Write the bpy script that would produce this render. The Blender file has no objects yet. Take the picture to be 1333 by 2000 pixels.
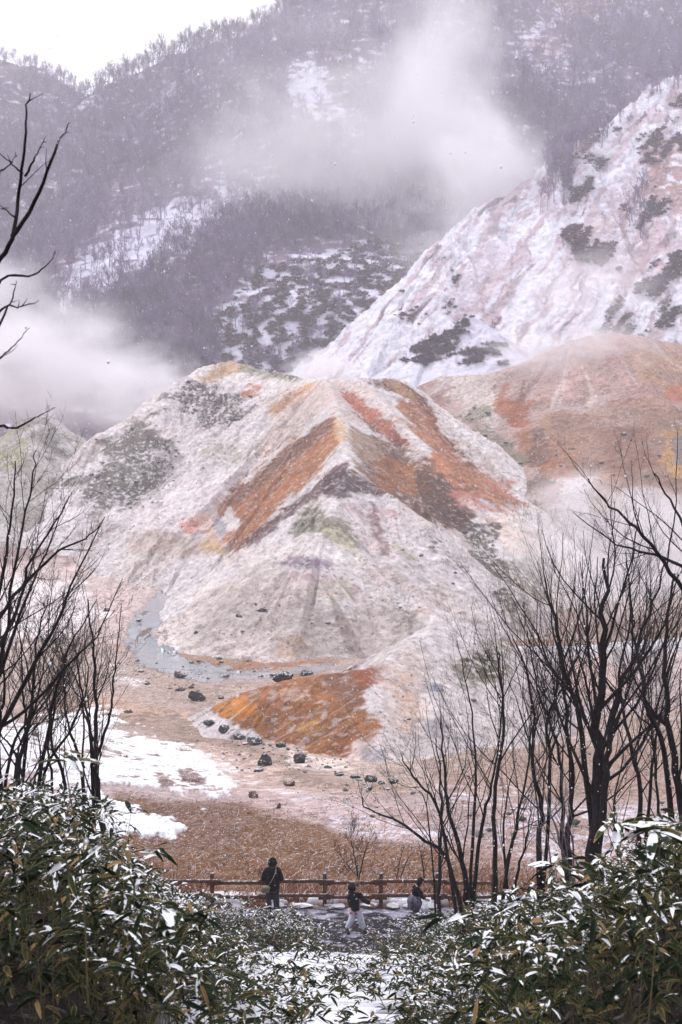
import bpy, bmesh, math, random
import numpy as np
from mathutils import Vector, Matrix

# ------------------------------------------------------------------ camera
scene = bpy.context.scene
COL = scene.collection
PITCH = math.atan(140 / 2400)
F = 2400.0
cd = bpy.data.cameras.new('camera')
cam = bpy.data.objects.new('camera', cd)
COL.objects.link(cam)
cam.location = (0, 0, 0)
cam.rotation_euler = (math.pi / 2 - PITCH, 0, 0)
cd.sensor_fit = 'VERTICAL'
cd.sensor_height = 36
cd.lens = 36 * F / 2000
cd.clip_start = 0.1
cd.clip_end = 5000
cd.dof.use_dof = True
cd.dof.focus_distance = 45
cd.dof.aperture_fstop = 7.0
scene.camera = cam
scene.render.resolution_x = 682
scene.render.resolution_y = 1024

# ------------------------------------------------------------------ overcast daylight
SUN_EL, SUN_AZ = math.radians(48), math.radians(-125)     # behind the clouds, upper left and behind the mountain's left
w = bpy.data.worlds.new('World')
scene.world = w
w.use_nodes = True
nt = w.node_tree
nt.nodes.clear()
sky = nt.nodes.new('ShaderNodeTexSky')
sky.sky_type = 'NISHITA'
sky.sun_disc = False
sky.sun_elevation = SUN_EL
sky.sun_rotation = math.radians(35)
sky.dust_density = 6
sky.air_density = 1.5
hs = nt.nodes.new('ShaderNodeHueSaturation')
hs.inputs['Saturation'].default_value = 0.12
mixc = nt.nodes.new('ShaderNodeMix')
mixc.data_type = 'RGBA'
mixc.inputs[0].default_value = 0.72          # cloud cover: an even white layer over the sky
mixc.inputs[7].default_value = (9.6, 9.55, 10.5, 1)
bg = nt.nodes.new('ShaderNodeBackground')
bg.inputs['Strength'].default_value = 0.080
wo = nt.nodes.new('ShaderNodeOutputWorld')
nt.links.new(sky.outputs[0], hs.inputs['Color'])
nt.links.new(hs.outputs[0], mixc.inputs[6])
nt.links.new(mixc.outputs[2], bg.inputs['Color'])
nt.links.new(bg.outputs[0], wo.inputs[0])
sd = bpy.data.lights.new('sun', 'SUN')
sd.energy = 1.5
sd.angle = math.radians(12)
sd.color = (1.0, 0.985, 0.97)
so = bpy.data.objects.new('sun', sd)
COL.objects.link(so)
so.rotation_euler = Vector((.50, -.22, -.84)).to_track_quat('-Z', 'Y').to_euler()
scene.view_settings.view_transform = 'Standard'
scene.view_settings.look = 'None'
scene.view_settings.exposure = 0.86
scene.view_settings.gamma = 1
cy = scene.cycles
cy.use_denoising = True
try:
    cy.denoiser = 'OPENIMAGEDENOISE'
    cy.denoising_input_passes = 'RGB_ALBEDO_NORMAL'
    cy.denoising_prefilter = 'ACCURATE'
except Exception:
    pass
cy.use_adaptive_sampling = True
cy.adaptive_threshold = 0.02
cy.max_bounces = 18
cy.diffuse_bounces = 3
cy.glossy_bounces = 1
cy.transmission_bounces = 2
cy.volume_bounces = 16
cy.transparent_max_bounces = 8
cy.volume_step_rate = 1.0
cy.volume_max_steps = 64
cy.caustics_reflective = False
cy.caustics_refractive = False

# ------------------------------------------------------------------ helpers
rng = np.random.default_rng(11)
random.seed(11)
CP, SP = math.cos(PITCH), math.sin(PITCH)

def P(u, v, Y):
    "the world point at depth Y (metres in front of the viewpoint) seen at picture position u, v"
    a, b = (u - 666.5) / F, (1000 - v) / F
    dy = CP + SP * b
    s = Y / dy
    return Vector((a * s, Y, (b * CP - SP) * s))

def proj(x, y, z):
    f = y * CP - z * SP
    f = np.where(np.abs(f) < 1e-3, 1e-3, f)
    up = y * SP + z * CP
    return 666.5 + F * x / f, 1000 - F * up / f

def s2l(c):
    c = np.asarray(c, float) / 255.0
    return np.where(c <= 0.04045, c / 12.92, ((c + 0.055) / 1.055) ** 2.4)

PERM = np.random.default_rng(5).permutation(256)
PERM = np.concatenate([PERM, PERM])
ANG = np.linspace(0, 2 * np.pi, 33)[:32]
GX, GY = np.cos(ANG), np.sin(ANG)

def pn(x, y, s=0):
    "gradient noise, about -1..1"
    xi, yi = np.floor(x).astype(np.int64), np.floor(y).astype(np.int64)
    fx, fy = x - xi, y - yi
    ux, uy = fx * fx * (3 - 2 * fx), fy * fy * (3 - 2 * fy)
    def g(i, j, dx, dy):
        h = PERM[PERM[(i + s * 37) & 255] + (j & 255)] & 31
        return GX[h] * dx + GY[h] * dy
    a = g(xi, yi, fx, fy); b = g(xi + 1, yi, fx - 1, fy)
    c = g(xi, yi + 1, fx, fy - 1); d = g(xi + 1, yi + 1, fx - 1, fy - 1)
    return 1.5 * ((a + (b - a) * ux) * (1 - uy) + (c + (d - c) * ux) * uy)

def fbm(x, y, o=4, s=0, g=0.5):
    t, a, n = 0, 1.0, 0
    for i in range(o):
        t = t + a * pn(x * 2 ** i + 13.7 * i, y * 2 ** i + 7.1 * i, s + i)
        n += a; a *= g
    return t / n * 1.3

def smooth(a, b, x):
    t = np.clip((x - a) / (b - a), 0, 1)
    return t * t * (3 - 2 * t)

def tag(o, label=None, cat=None, group=None, kind=None):
    if label: o['label'] = label
    if cat: o['category'] = cat
    if group: o['group'] = group
    if kind: o['kind'] = kind
    return o

def link(name, me, parent=None, mat=None):
    o = bpy.data.objects.new(name, me)
    COL.objects.link(o)
    if parent is not None: o.parent = parent
    if mat is not None and me is not None: me.materials.append(mat)
    return o

def mesh_np(name, V, faces, smooth_=True, cols=None):
    "V (n,3); faces (m,k) array with one k, or a list of such arrays; cols: {name: (n,3)}"
    if not isinstance(faces, list): faces = [faces]
    faces = [f for f in faces if len(f)]
    me = bpy.data.meshes.new(name)
    me.vertices.add(len(V))
    me.vertices.foreach_set('co', np.asarray(V, np.float32).ravel())
    li = np.concatenate([f.ravel() for f in faces]).astype(np.int32)
    ks = np.concatenate([np.full(len(f), f.shape[1], np.int32) for f in faces])
    me.loops.add(len(li)); me.loops.foreach_set('vertex_index', li)
    me.polygons.add(len(ks))
    me.polygons.foreach_set('loop_start', np.concatenate([[0], np.cumsum(ks)[:-1]]).astype(np.int32))
    me.polygons.foreach_set('loop_total', ks)
    me.polygons.foreach_set('use_smooth', np.full(len(ks), bool(smooth_)))
    me.update(calc_edges=True)
    for k, c in (cols or {}).items():
        a = me.attributes.new(k, 'FLOAT_COLOR', 'POINT')
        c4 = np.ones((len(V), 4), np.float32); c4[:, :3] = c
        a.data.foreach_set('color', c4.ravel())
    me.validate()
    return me

def mat(name, base=(0.5, 0.5, 0.5), rough=0.85, noise=None, attr=None, spec=0.3, bump=0.0, bscale=20, snow=None):
    """procedural material: base colour (or a colour attribute), a value noise (scale, amount),
    a bump, and snow = (how much of the upward facing side, noise scale, threshold)"""
    m = bpy.data.materials.new(name); m.use_nodes = True
    n = m.node_tree; b = n.nodes['Principled BSDF']; L = n.links.new
    b.inputs['Roughness'].default_value = rough
    b.inputs['Specular IOR Level'].default_value = spec
    tc = n.nodes.new('ShaderNodeTexCoord')
    if attr:
        c = n.nodes.new('ShaderNodeAttribute'); c.attribute_name = attr; out = c.outputs['Color']
    else:
        c = n.nodes.new('ShaderNodeRGB'); c.outputs[0].default_value = (*base, 1); out = c.outputs[0]
    if noise:
        t = n.nodes.new('ShaderNodeTexNoise'); t.inputs['Scale'].default_value = noise[0]; t.inputs['Detail'].default_value = 4
        L(tc.outputs['Object'], t.inputs['Vector'])
        r = n.nodes.new('ShaderNodeMapRange')
        r.inputs[1].default_value = 0.3; r.inputs[2].default_value = 0.7
        r.inputs[3].default_value = 1 - noise[1]; r.inputs[4].default_value = 1 + noise[1]
        L(t.outputs[0], r.inputs[0])
        x = n.nodes.new('ShaderNodeVectorMath'); x.operation = 'SCALE'
        L(out, x.inputs[0]); L(r.outputs[0], x.inputs['Scale']); out = x.outputs[0]
    if snow:
        g = n.nodes.new('ShaderNodeNewGeometry'); sx = n.nodes.new('ShaderNodeSeparateXYZ')
        L(g.outputs['True Normal'], sx.inputs[0])
        ab = n.nodes.new('ShaderNodeMath'); ab.operation = 'ABSOLUTE' if snow[0] < 0 else 'MULTIPLY'
        ab.inputs[1].default_value = 1.0
        L(sx.outputs['Z'], ab.inputs[0])
        t2 = n.nodes.new('ShaderNodeTexNoise'); t2.inputs['Scale'].default_value = snow[1]; t2.inputs['Detail'].default_value = 3
        L(tc.outputs['Object'], t2.inputs['Vector'])
        ad = n.nodes.new('ShaderNodeMath'); ad.operation = 'MULTIPLY_ADD'
        ad.inputs[1].default_value = 2.0
        L(t2.outputs[0], ad.inputs[0]); L(ab.outputs[0], ad.inputs[2])
        r2 = n.nodes.new('ShaderNodeMapRange'); r2.inputs[1].default_value = snow[2]; r2.inputs[2].default_value = snow[2] + 0.25
        r2.inputs[4].default_value = abs(snow[0])
        L(ad.outputs[0], r2.inputs[0])
        mx = n.nodes.new('ShaderNodeMix'); mx.data_type = 'RGBA'
        L(r2.outputs[0], mx.inputs[0]); L(out, mx.inputs[6]); mx.inputs[7].default_value = (0.8, 0.81, 0.84, 1)
        out = mx.outputs[2]
    L(out, b.inputs['Base Color'])
    if bump:
        t3 = n.nodes.new('ShaderNodeTexNoise'); t3.inputs['Scale'].default_value = bscale; t3.inputs['Detail'].default_value = 5
        L(tc.outputs['Object'], t3.inputs['Vector'])
        bp = n.nodes.new('ShaderNodeBump'); bp.inputs['Distance'].default_value = bump; bp.inputs['Strength'].default_value = 1.0
        L(t3.outputs[0], bp.inputs['Height']); L(bp.outputs[0], b.inputs['Normal'])
    return m

# ------------------------------------------------------------------ terrain: heights
# every ridge line: (layer, slope, rill depth, [(u, v, Y) ...])
HILLB, HILLC, HILLD, HILLL, CLIFF, MOUNT, FARM, KNOB = 1, 2, 3, 4, 5, 6, 7, 8
RIDGES = [
 (HILLB, .74, 1.0, [(330,775,258),(400,716,268),(450,703,270),(510,722,262),(560,732,252),(620,742,232),(700,738,226),(780,738,234),(835,785,230),(900,868,222),(960,930,215),(1040,985,206),(1098,1050,198),(1135,1120,190)]),
 (HILLB, .80, 1.2, [(330,775,262),(240,822,258),(215,870,252),(150,930,247),(112,975,243)]),
 (HILLB, .74, 1.0, [(450,703,270),(400,800,262),(360,880,255),(310,960,247),(270,1030,241)]),
 (HILLB, .74, 1.0, [(600,742,244),(540,820,241),(470,920,236),(425,1000,231)]),
 (HILLB, (1.10, .80), .5, [(640,742,226),(655,790,200),(668,850,185),(685,915,171),(660,960,163),(645,1010,157),(628,1100,149),(605,1200,143),(598,1270,139)]),
 (HILLB, .76, .7, [(685,915,171),(760,965,168),(840,1040,166),(905,1110,163),(960,1180,158),(1000,1240,152)]),
 (HILLB, .72, .7, [(700,738,226),(760,800,208),(830,870,198),(900,940,192),(960,1010,188),(1010,1080,182),(1050,1160,172)]),
 (HILLB, .66, .6, [(645,1010,157),(720,1070,156),(800,1150,150),(860,1225,142)]),
 (HILLC, .62, .35, [(418,1379,100),(480,1351,98),(560,1328,95),(640,1316,93.5),(700,1306,93),(760,1289,95),(800,1252,99),(860,1213,105),(930,1232,107),(1000,1262,108),(1120,1262,110),(1250,1250,112),(1400,1240,114),(1700,1240,114)]),
 (HILLC, .55, .25, [(700,1306,93),(725,1380,86),(750,1470,80)]),
 (HILLC, .60, .35, [(860,1213,105),(850,1320,95),(835,1440,85),(820,1500,80)]),
 (HILLC, .60, .35, [(960,1250,107),(975,1340,96),(990,1440,88)]),
 (HILLD, .60, .8, [(860,735,275),(950,731,266),(1000,716,262),(1060,690,262),(1120,663,264),(1175,650,266),(1240,654,270),(1333,672,275),(1500,700,280),(1900,760,290)]),
 (HILLD, .55, .6, [(1150,655,266),(1165,760,246),(1160,860,232),(1150,960,218)]),
 (HILLD, .55, .6, [(1320,672,272),(1310,780,250),(1300,900,232),(1330,1010,214)]),
 (HILLL, .85, .7, [(-400,840,266),(-150,842,268),(0,858,268),(50,818,266),(84,806,266),(112,822,266),(138,855,266),(165,880,268),(215,882,270)]),
 (HILLL, .7, .7, [(84,806,266),(60,880,250),(20,960,238)]),
 (CLIFF, .92, 2.4, [(715,725,330),(790,598,350),(880,458,374),(950,398,388),(1040,345,398),(1110,292,408),(1200,232,424),(1262,178,436),(1310,150,446),(1333,146,450),(1500,40,480),(1900,-120,520)]),
 (CLIFF, .85, 2.0, [(1110,292,408),(1080,400,384),(1040,520,362),(1000,640,342)]),
 (CLIFF, .85, 2.0, [(1333,146,450),(1290,330,404),(1210,470,372),(1120,600,348),(1060,680,335)]),
 (CLIFF, .85, 2.0, [(1500,200,430),(1380,440,375),(1260,600,345),(1200,660,332)]),
 (KNOB, .75, 1.0, [(770,712,312),(830,668,318),(880,636,322),(918,613,325),(950,640,320),(990,690,314)]),
 (MOUNT, .84, 4.5, [(-500,440,500),(-200,395,540),(0,315,600),(80,245,630),(150,195,640),(230,160,640),(350,104,640),(450,78,640),(530,50,640),(600,12,640),(700,-80,645),(900,-140,690),(1333,-150,750),(1900,-260,790)]),
 (MOUNT, .80, 5.0, [(600,-12,640),(560,120,590),(500,260,545),(430,420,500),(380,560,465)]),
 (MOUNT, .80, 5.0, [(700,-80,645),(690,100,585),(680,250,545),(690,350,520)]),
 (MOUNT, .80, 5.0, [(1100,-150,715),(1060,60,640),(1010,150,600)]),
 (FARM, .62, 4.0, [(-700,90,770),(-300,65,760),(0,115,740),(60,136,735),(110,164,725),(160,200,715),(220,250,690)]),
]
LAYER_NOISE = {HILLB: 1.9, HILLC: .7, HILLD: 1.6, HILLL: 1.6, CLIFF: 1.8, MOUNT: 4.0, FARM: 4.0, KNOB: 1.2}

# the valley floor, the near slope and the plateau between them: depth -> height
PY = np.array([-60, -8, 0, 6, 12, 20, 30, 33.6, 34.4, 38.4, 39.5, 44, 48, 53, 60, 70, 80, 90, 100, 122, 131, 151, 190, 223, 245, 290, 340, 420, 900, 2500.])
PZ = np.array([6, -1.2, -1.7, -3.7, -6.0, -9.1, -12.9, -14.45, -14.75, -14.75, -14.95, -15.2, -15.5, -16.1, -17.6, -19.6, -21.1, -22.2, -23.0, -24.0, -24.5, -24.6, -23.0, -19.8, -17.9, -14, -8, 0, 40, 60.])

def base_height(x, y):
    z = np.interp(y, PY, PZ)
    t = np.abs(x) / np.maximum(y, 1)
    z = z + 1.5 * smooth(.05, .30, t) * smooth(4, 11, y) * smooth(33, 20, y)
    # the terrace on the left with the snow bank rises above the plateau
    z = z + 3.0 * smooth(-6, -22, x + 0.10 * (y - 60)) * smooth(46, 60, y) * smooth(96, 76, y)
    # uneven ground
    z = z + 0.22 * fbm(x / 6, y / 6, 3, 3) * smooth(4, 10, y) * (1 - smooth(32, 33.5, y) * smooth(40.5, 39, y))
    z = z + 0.5 * fbm(x / 17, y / 17, 4, 5) * smooth(42, 60, y)
    return z

def seg_layers(x, y):
    sh = x.shape
    H = {0: (base_height(x, y), None, None)}
    for lay, slope, rill, pts in RIDGES:
        W = [P(*p) for p in pts]
        best = np.full(sh, -1e9); bT = np.zeros(sh); bD = np.zeros(sh)
        cum = 0.0
        off = 137.0 * (abs(pts[0][0] * 31 + pts[0][1] * 7 + pts[-1][0]) % 97)
        for a, b in zip(W[:-1], W[1:]):
            ex, ey = b.x - a.x, b.y - a.y
            l2 = ex * ex + ey * ey + 1e-9; l = math.sqrt(l2)
            t0 = ((x - a.x) * ex + (y - a.y) * ey) / l2
            t = np.clip(t0, 0, 1)
            d = np.hypot(x - a.x - t * ex, y - a.y - t * ey)
            T = cum + t * l + np.arctan2((t0 - t) * l, d + .5) * 9
            sl = slope if not isinstance(slope, tuple) else np.where((x - a.x) * ey - (y - a.y) * ex > 0, slope[0], slope[1])
            h = a.z + (b.z - a.z) * t - sl * (np.sqrt(d * d + .25) - .5)
            k = h > best
            best = np.where(k, h, best); bT = np.where(k, T, bT); bD = np.where(k, d, bD)
            cum += l
        g = smooth(0, 9, bD)
        wl = 5.0 if lay not in (CLIFF, MOUNT, FARM) else 9.0 if lay == CLIFF else 16.0
        ta, tb = (bT + off), bD
        r = np.abs(fbm(ta / wl, tb / (wl * 5), 4, lay))
        best = best - rill * (r - .25) * g * (3.4 if lay not in (CLIFF, MOUNT, FARM) else 4.0)
        if lay not in (MOUNT, FARM):
            w2_ = 1.9 if lay != CLIFF else 4.0
            best = best - (.75 if lay != CLIFF else 1.6) * np.abs(fbm(ta / w2_, tb / (w2_ * 7), 3, lay + 3)) * smooth(0, 5, bD)
        best = best + 0.10 * (slope if not isinstance(slope, tuple) else slope[1]) * bD * pn((bT + off) / 30, bD / 60, 9) * g
        if lay in H:
            h0, T0, D0 = H[lay]
            k = best > h0
            kk = .7 if lay not in (CLIFF, MOUNT, FARM) else 6.0
            hm = np.maximum(h0, best) + np.maximum(kk - np.abs(h0 - best), 0) ** 2 / (4 * kk) * smooth(3, 16, np.minimum(bD, D0))
            H[lay] = (hm, np.where(k, bT + off, T0), np.where(k, bD, D0))
        else:
            H[lay] = (best, bT + off, bD)
    return H

def height(x, y, full=False):
    x, y = np.broadcast_arrays(np.asarray(x, float), np.asarray(y, float))
    sh = x.shape; xf, yf = x.ravel(), y.ravel(); n = xf.size
    O = [np.empty(n), np.empty(n, np.int8), np.empty(n), np.empty(n)]
    for i in range(0, n, 20000):
        for o, r in zip(O, height_(xf[i:i + 20000], yf[i:i + 20000])):
            o[i:i + 20000] = r
    return tuple(o.reshape(sh) for o in O) if full else O[0].reshape(sh)

def height_(x, y):
    H = seg_layers(x, y)
    z, T0, D0 = H[0]
    lay = np.zeros(x.shape, np.int8); T = x.copy(); D = y.copy()
    for k in H:
        if k == 0: continue
        h, t, d = H[k]
        m = h > z
        z = np.where(m, h, z); lay = np.where(m, k, lay); T = np.where(m, t, T); D = np.where(m, d, D)
    amp = np.zeros(x.shape)
    for k, a in LAYER_NOISE.items():
        amp = np.where(lay == k, a, amp)
    sc = np.where((lay == MOUNT) | (lay == FARM), 40.0, np.where(lay == CLIFF, 16., 8.))
    fade = smooth(0, 9, np.where(lay > 0, D, 0))
    amp = amp * np.where((lay == HILLB) & (x < -16), 1.0 + .9 * smooth(-16, -30, x), 1.0)
    z = z + amp * fade * fbm(x / sc, y / sc, 5, 21, .6) * .8
    z = z + np.where(lay == CLIFF, 2.4, np.where((lay == HILLB) & (x < -10), .9, np.where(lay == HILLB, .35, 0.0))) * fbm(x / 6, y / 6, 4, 23, .65)
    return z, lay, T, D

# fan-shaped grid about the viewpoint: fine across the view, coarse behind
A_IN = np.linspace(-17.6, 17.6, 640)
A_OUT = 17.6 + 162.4 * (np.linspace(0, 1, 36)[1:]) ** 1.8
AZ = np.radians(np.concatenate([-A_OUT[::-1], A_IN, A_OUT]))
NR = 1500
r_d = np.concatenate([np.geomspace(1.0, 60, 420)[:-1], np.geomspace(60, 820, 1150)[:-1], np.geomspace(820, 1000, 8)])
sa, ca = np.sin(AZ)[:, None], np.cos(AZ)[:, None]
zd = height(sa * r_d, ca * r_d)
ud, vd = proj(sa * r_d, np.maximum(ca * r_d, .01), zd)
run = np.minimum.accumulate(vd, axis=1)
vis = (vd <= run + 1.0)
dv = np.abs(np.diff(vd, axis=1))
dl = np.diff(np.log(r_d))[None, :]
infr = ((vd < 2150) & (vd > -120))[:, 1:]
wgt = np.where(vis[:, 1:] & infr, dv, 0.10 * np.minimum(dv, 30)) + 60 * dl
out = np.abs(AZ) > math.radians(20)
wgt[out] = dl * 400
cumw = np.concatenate([np.zeros((len(AZ), 1)), np.cumsum(wgt, axis=1)], axis=1)
cumw /= cumw[:, -1:]
ker = np.ones(5) / 5
cs = np.apply_along_axis(lambda c: np.convolve(np.pad(c, 2, mode='edge'), ker, 'valid'), 0, cumw)
R = np.empty((len(AZ), NR))
q = np.linspace(0, 1, NR)
for i in range(len(AZ)):
    R[i] = np.interp(q, cs[i], r_d)
TX, TY = sa * R, ca * R
TZ, LAY, TT, DD = height(TX, TY, True)
TU, TV = proj(TX, np.maximum(TY, .01), TZ)

# quick lookup of ground height anywhere in front
def ground(x, y):
    return float(height(np.array([float(x)]), np.array([float(y)]))[0])
def ground_n(x, y):
    return height(np.asarray(x, float), np.asarray(y, float))

# ------------------------------------------------------------------ terrain: the colours of its minerals, snow and soil
def C_(r, g, b): return s2l((r, g, b))
NV = TX.size
fU, fV, fL = TU.ravel(), TV.ravel(), LAY.ravel()
fX, fY, fZ, fT, fD = TX.ravel(), TY.ravel(), TZ.ravel(), TT.ravel(), DD.ravel()
front = fY > 3
# the ordinates the patches are given in, and a warp that frays their edges
n1 = fbm(fX / 9, (fY + fZ * 1.5) / 9, 4, 31)
n2 = fbm(fX / 2.2, (fY + fZ * 1.5) / 2.2, 3, 37)
far = (fL >= CLIFF)
n1 = np.where(far, fbm(fX / 30, (fY + fZ) / 30, 4, 31), n1)
n2 = np.where(far, fbm(fX / 7, (fY + fZ) / 7, 3, 37), n2)
n3 = np.where(far, fbm(fX / 3, (fY + fZ) / 3, 3, 39), fbm(fX / .8, (fY + fZ * 1.5) / .8, 3, 39))
n2 = n2 * .65 + n3 * .6
streak = fbm(fT / 2.2, fD / 20, 4, 41, .5)
streak = np.where(fL == 0, n2, streak)
streakL = fbm(fT / 4.5, fD / 45, 3, 43)
def sdist(poly, u, v):
    "signed distance to a polygon, positive inside"
    d = np.full(u.shape, 1e9); ins = np.zeros(u.shape, bool)
    n = len(poly)
    for i in range(n):
        ax, ay = poly[i]; bx, by = poly[(i + 1) % n]
        ex, ey = bx - ax, by - ay
        t = np.clip(((u - ax) * ex + (v - ay) * ey) / (ex * ex + ey * ey + 1e-9), 0, 1)
        d = np.minimum(d, np.hypot(u - ax - t * ex, v - ay - t * ey))
        c = ((ay > v) != (by > v))
        xs = ax + (v - ay) / (by - ay if by != ay else 1e-9) * ex
        ins ^= c & (u < xs)
    return np.where(ins, d, -d)
def pmask(layers, poly, soft=12, warp=10, brk=0.0, st=0.0, w2=4):
    us = [p[0] for p in poly]; vs = [p[1] for p in poly]; m_ = soft + warp + 12
    k = front & (fU > min(us) - m_) & (fU < max(us) + m_) & (fV > min(vs) - m_) & (fV < max(vs) + m_)
    lm = np.zeros(12, bool); lm[list(layers)] = True
    k &= lm[fL]
    i = np.nonzero(k)[0]
    if not len(i): return i, np.zeros(0)
    s = sdist(poly, fU[i], fV[i]) + warp * n1[i] * 3.0 + w2 * n2[i] * 3.0 + (st + 1.5) * 1.6 * streak[i]; soft = soft * .6
    m = smooth(-soft, soft, s)
    if brk:
        m = m * smooth(-.10, .12, n2[i] * .5 + n1[i] * .4 + n3[i] * .5 + streak[i] * .35 - (brk - .5))
    return i, m
COLR = np.zeros((NV, 3)); FX = np.zeros((NV, 3))       # FX: mottling, dust of snow, grain
def paint(layers, poly, col, soft=12, k=1.0, **kw):
    i, m = pmask(layers, poly, soft, **kw)
    if 'brk' not in kw and soft < 20: m = m * (.45 + .55 * smooth(-.5, -.1, n2[i] * .6 + streak[i] * .3 + n3[i] * .7))
    m = (m * k)[:, None]
    c = C_(*col); c = (c * .90 + c.mean() * .10) * (np.array([.97, 1.07, 1.0]) if col[0] > col[1] + 35 else 1)
    COLR[i] = COLR[i] * (1 - m) + c * m

def setl(lay, c, c2=None, a=0.5, mot=.5, dust=.3, grain=.4):
    k = fL == lay
    COLR[k] = C_(*c)
    if c2 is not None:
        m = smooth(-.5, .5, n1[k] + streakL[k] * a)[:, None]
        COLR[k] = COLR[k] * (1 - m) + C_(*c2) * m
    FX[k] = (mot, dust, grain)
setl(0, (194, 178, 172), (158, 138, 126), 0, .8, .4, .8)
setl(HILLB, (238, 234, 236), (224, 216, 214), .8, .5, .12, .8)
setl(HILLC, (232, 226, 228), (214, 207, 207), .8, .5, .12, .8)
setl(HILLD, (204, 184, 180), (180, 154, 146), .8, .5, .12, .8)
setl(HILLL, (212, 208, 206), (170, 166, 160), .6, .8, .3, .8)
setl(CLIFF, (224, 210, 212), (206, 186, 188), .5, .4, .4, .45)
setl(KNOB, (236, 234, 240), (225, 220, 228), 0, .2, .3, .2)
setl(MOUNT, (160, 146, 156), (132, 116, 128), 0, .5, .3, .3)
setl(FARM, (140, 122, 130), (115, 96, 104), 0, .5, .3, .3)

B, Cc, D_ = (HILLB,), (HILLC,), (HILLD,)
# general streaks of rock showing through on the hills
for lay, c, thr in ((HILLB, (150, 142, 136), .34), (HILLC, (160, 152, 150), .36), (HILLD, (150, 128, 120), .3), (HILLL, (140, 136, 128), .2)):
    k = np.nonzero(fL == lay)[0]
    m = smooth(thr, thr + .22, streak[k] * .3 + n2[k] * .5 + n3[k] * .45 + n1[k] * .4)[:, None] * .8
    COLR[k] = COLR[k] * (1 - m) + C_(*c) * m
    m = smooth(.1, .6, -streak[k] * .7 - n1[k] * .5)[:, None] * .6
    COLR[k] = COLR[k] * (1 - m) + C_(236, 230, 232) * m

# --- mineral hill, left part
G1, G2, GD = (132, 128, 120), (150, 148, 134), (96, 94, 90)
paint(B, [(205,868),(250,835),(300,850),(345,880),(330,940),(260,990),(215,1000),(150,965),(160,935),(200,910)], G1, 18, .95, brk=.42, warp=18, st=6)
paint(B, [(330,775),(370,752),(420,750),(485,785),(475,815),(430,835),(400,830),(350,812),(318,800)], (112,108,104), 14, .95, brk=.45, warp=14)
paint(B, [(385,735),(440,703),(482,712),(450,732),(400,745)], (206,164,130), 8, .9, warp=5)
paint(B, [(470,710),(520,716),(585,735),(545,742),(480,730)], (152,152,130), 6, .8, warp=5)
paint(B, [(505,715),(560,725),(585,738),(540,732)], (92,94,80), 5, .7, brk=.5)
paint(B, [(470,762),(505,752),(500,768),(475,775)], (210,140,100), 5, .8, warp=3)
paint(B, [(300,870),(330,868),(345,905),(300,950),(262,985),(245,970),(280,925)], (104,102,96), 10, .8, brk=.5)
paint(B, [(355,860),(430,840),(460,900),(440,960),(360,985),(330,950)], (230,224,226), 22, .8)
paint(B, [(400,880),(450,865),(470,890),(440,910),(405,905)], (160,160,140), 12, .6, brk=.45)
paint(B, [(240,1010),(330,955),(420,930),(440,985),(400,1040),(300,1050)], (234,226,228), 22, .85)
paint(B, [(530,790),(590,750),(640,742),(660,770),(650,800),(560,850),(520,870)], (222,204,196), 14, .8)
paint(B, [(515,808),(560,768),(600,748),(612,752),(575,780),(540,810)], (216,160,122), 6, .8, warp=4, st=3)
paint(B, [(565,830),(620,800),(640,810),(600,850),(560,860)], (170,160,156), 10, .6, brk=.5)
paint(B, [(250,1040),(420,1040),(440,1075),(380,1080),(240,1065)], (196,178,170), 14, .8)
paint(B, [(352,1020),(375,1014),(402,1016),(395,1032),(375,1052),(354,1042)], (216,150,140), 7, .85, warp=4)
paint(B, [(385,1010),(410,1004),(440,1030),(470,1060),(430,1070),(395,1045)], (226,196,180), 8, .7, warp=4)
paint(B, [(418,1014),(430,1012),(444,1040),(432,1048),(420,1034)], (170,176,192), 5, .8, warp=3)
paint(B, [(392,1058),(425,1062),(440,1080),(400,1078)], (212,176,138), 5, .8, warp=3)
paint(B, [(130,1040),(200,1000),(250,1030),(240,1060),(120,1065)], (178,168,164), 16, .7, brk=.35)
# --- the rust coloured wing on the pyramid's left
W1 = [(655,805),(664,850),(640,895),(590,950),(540,1000),(495,1048),(455,1090),(445,1060),(468,1022),(450,996),(428,1008),(445,975),(500,918),(565,862),(625,825)]
paint(B, W1, (184,122,82), 9, .97, warp=5, st=7)
paint(B, [(640,815),(600,842),(520,905),(445,985),(470,985),(540,920),(610,868),(650,835)], (134,98,90), 9, .75, warp=5, st=6)
paint(B, [(655,850),(600,905),(540,965),(480,1030),(500,1040),(560,985),(620,925),(662,880)], (200,134,84), 10, .55, warp=5, st=8)
paint(B, [(662,812),(652,840),(668,862),(680,850),(672,822)], (228,196,150), 8, .7, warp=3, st=4)
paint(B, [(690,922),(655,938),(610,975),(555,1022),(505,1062),(455,1098),(450,1085),(500,1040),(570,980),(630,930),(680,905)], (108,76,78), 9, .85, warp=5, st=5)
paint(B, [(632,948),(658,925),(692,918),(735,940),(765,962),(740,972),(700,966),(670,975),(640,968)], (96,72,76), 9, .9, warp=6)
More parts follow.
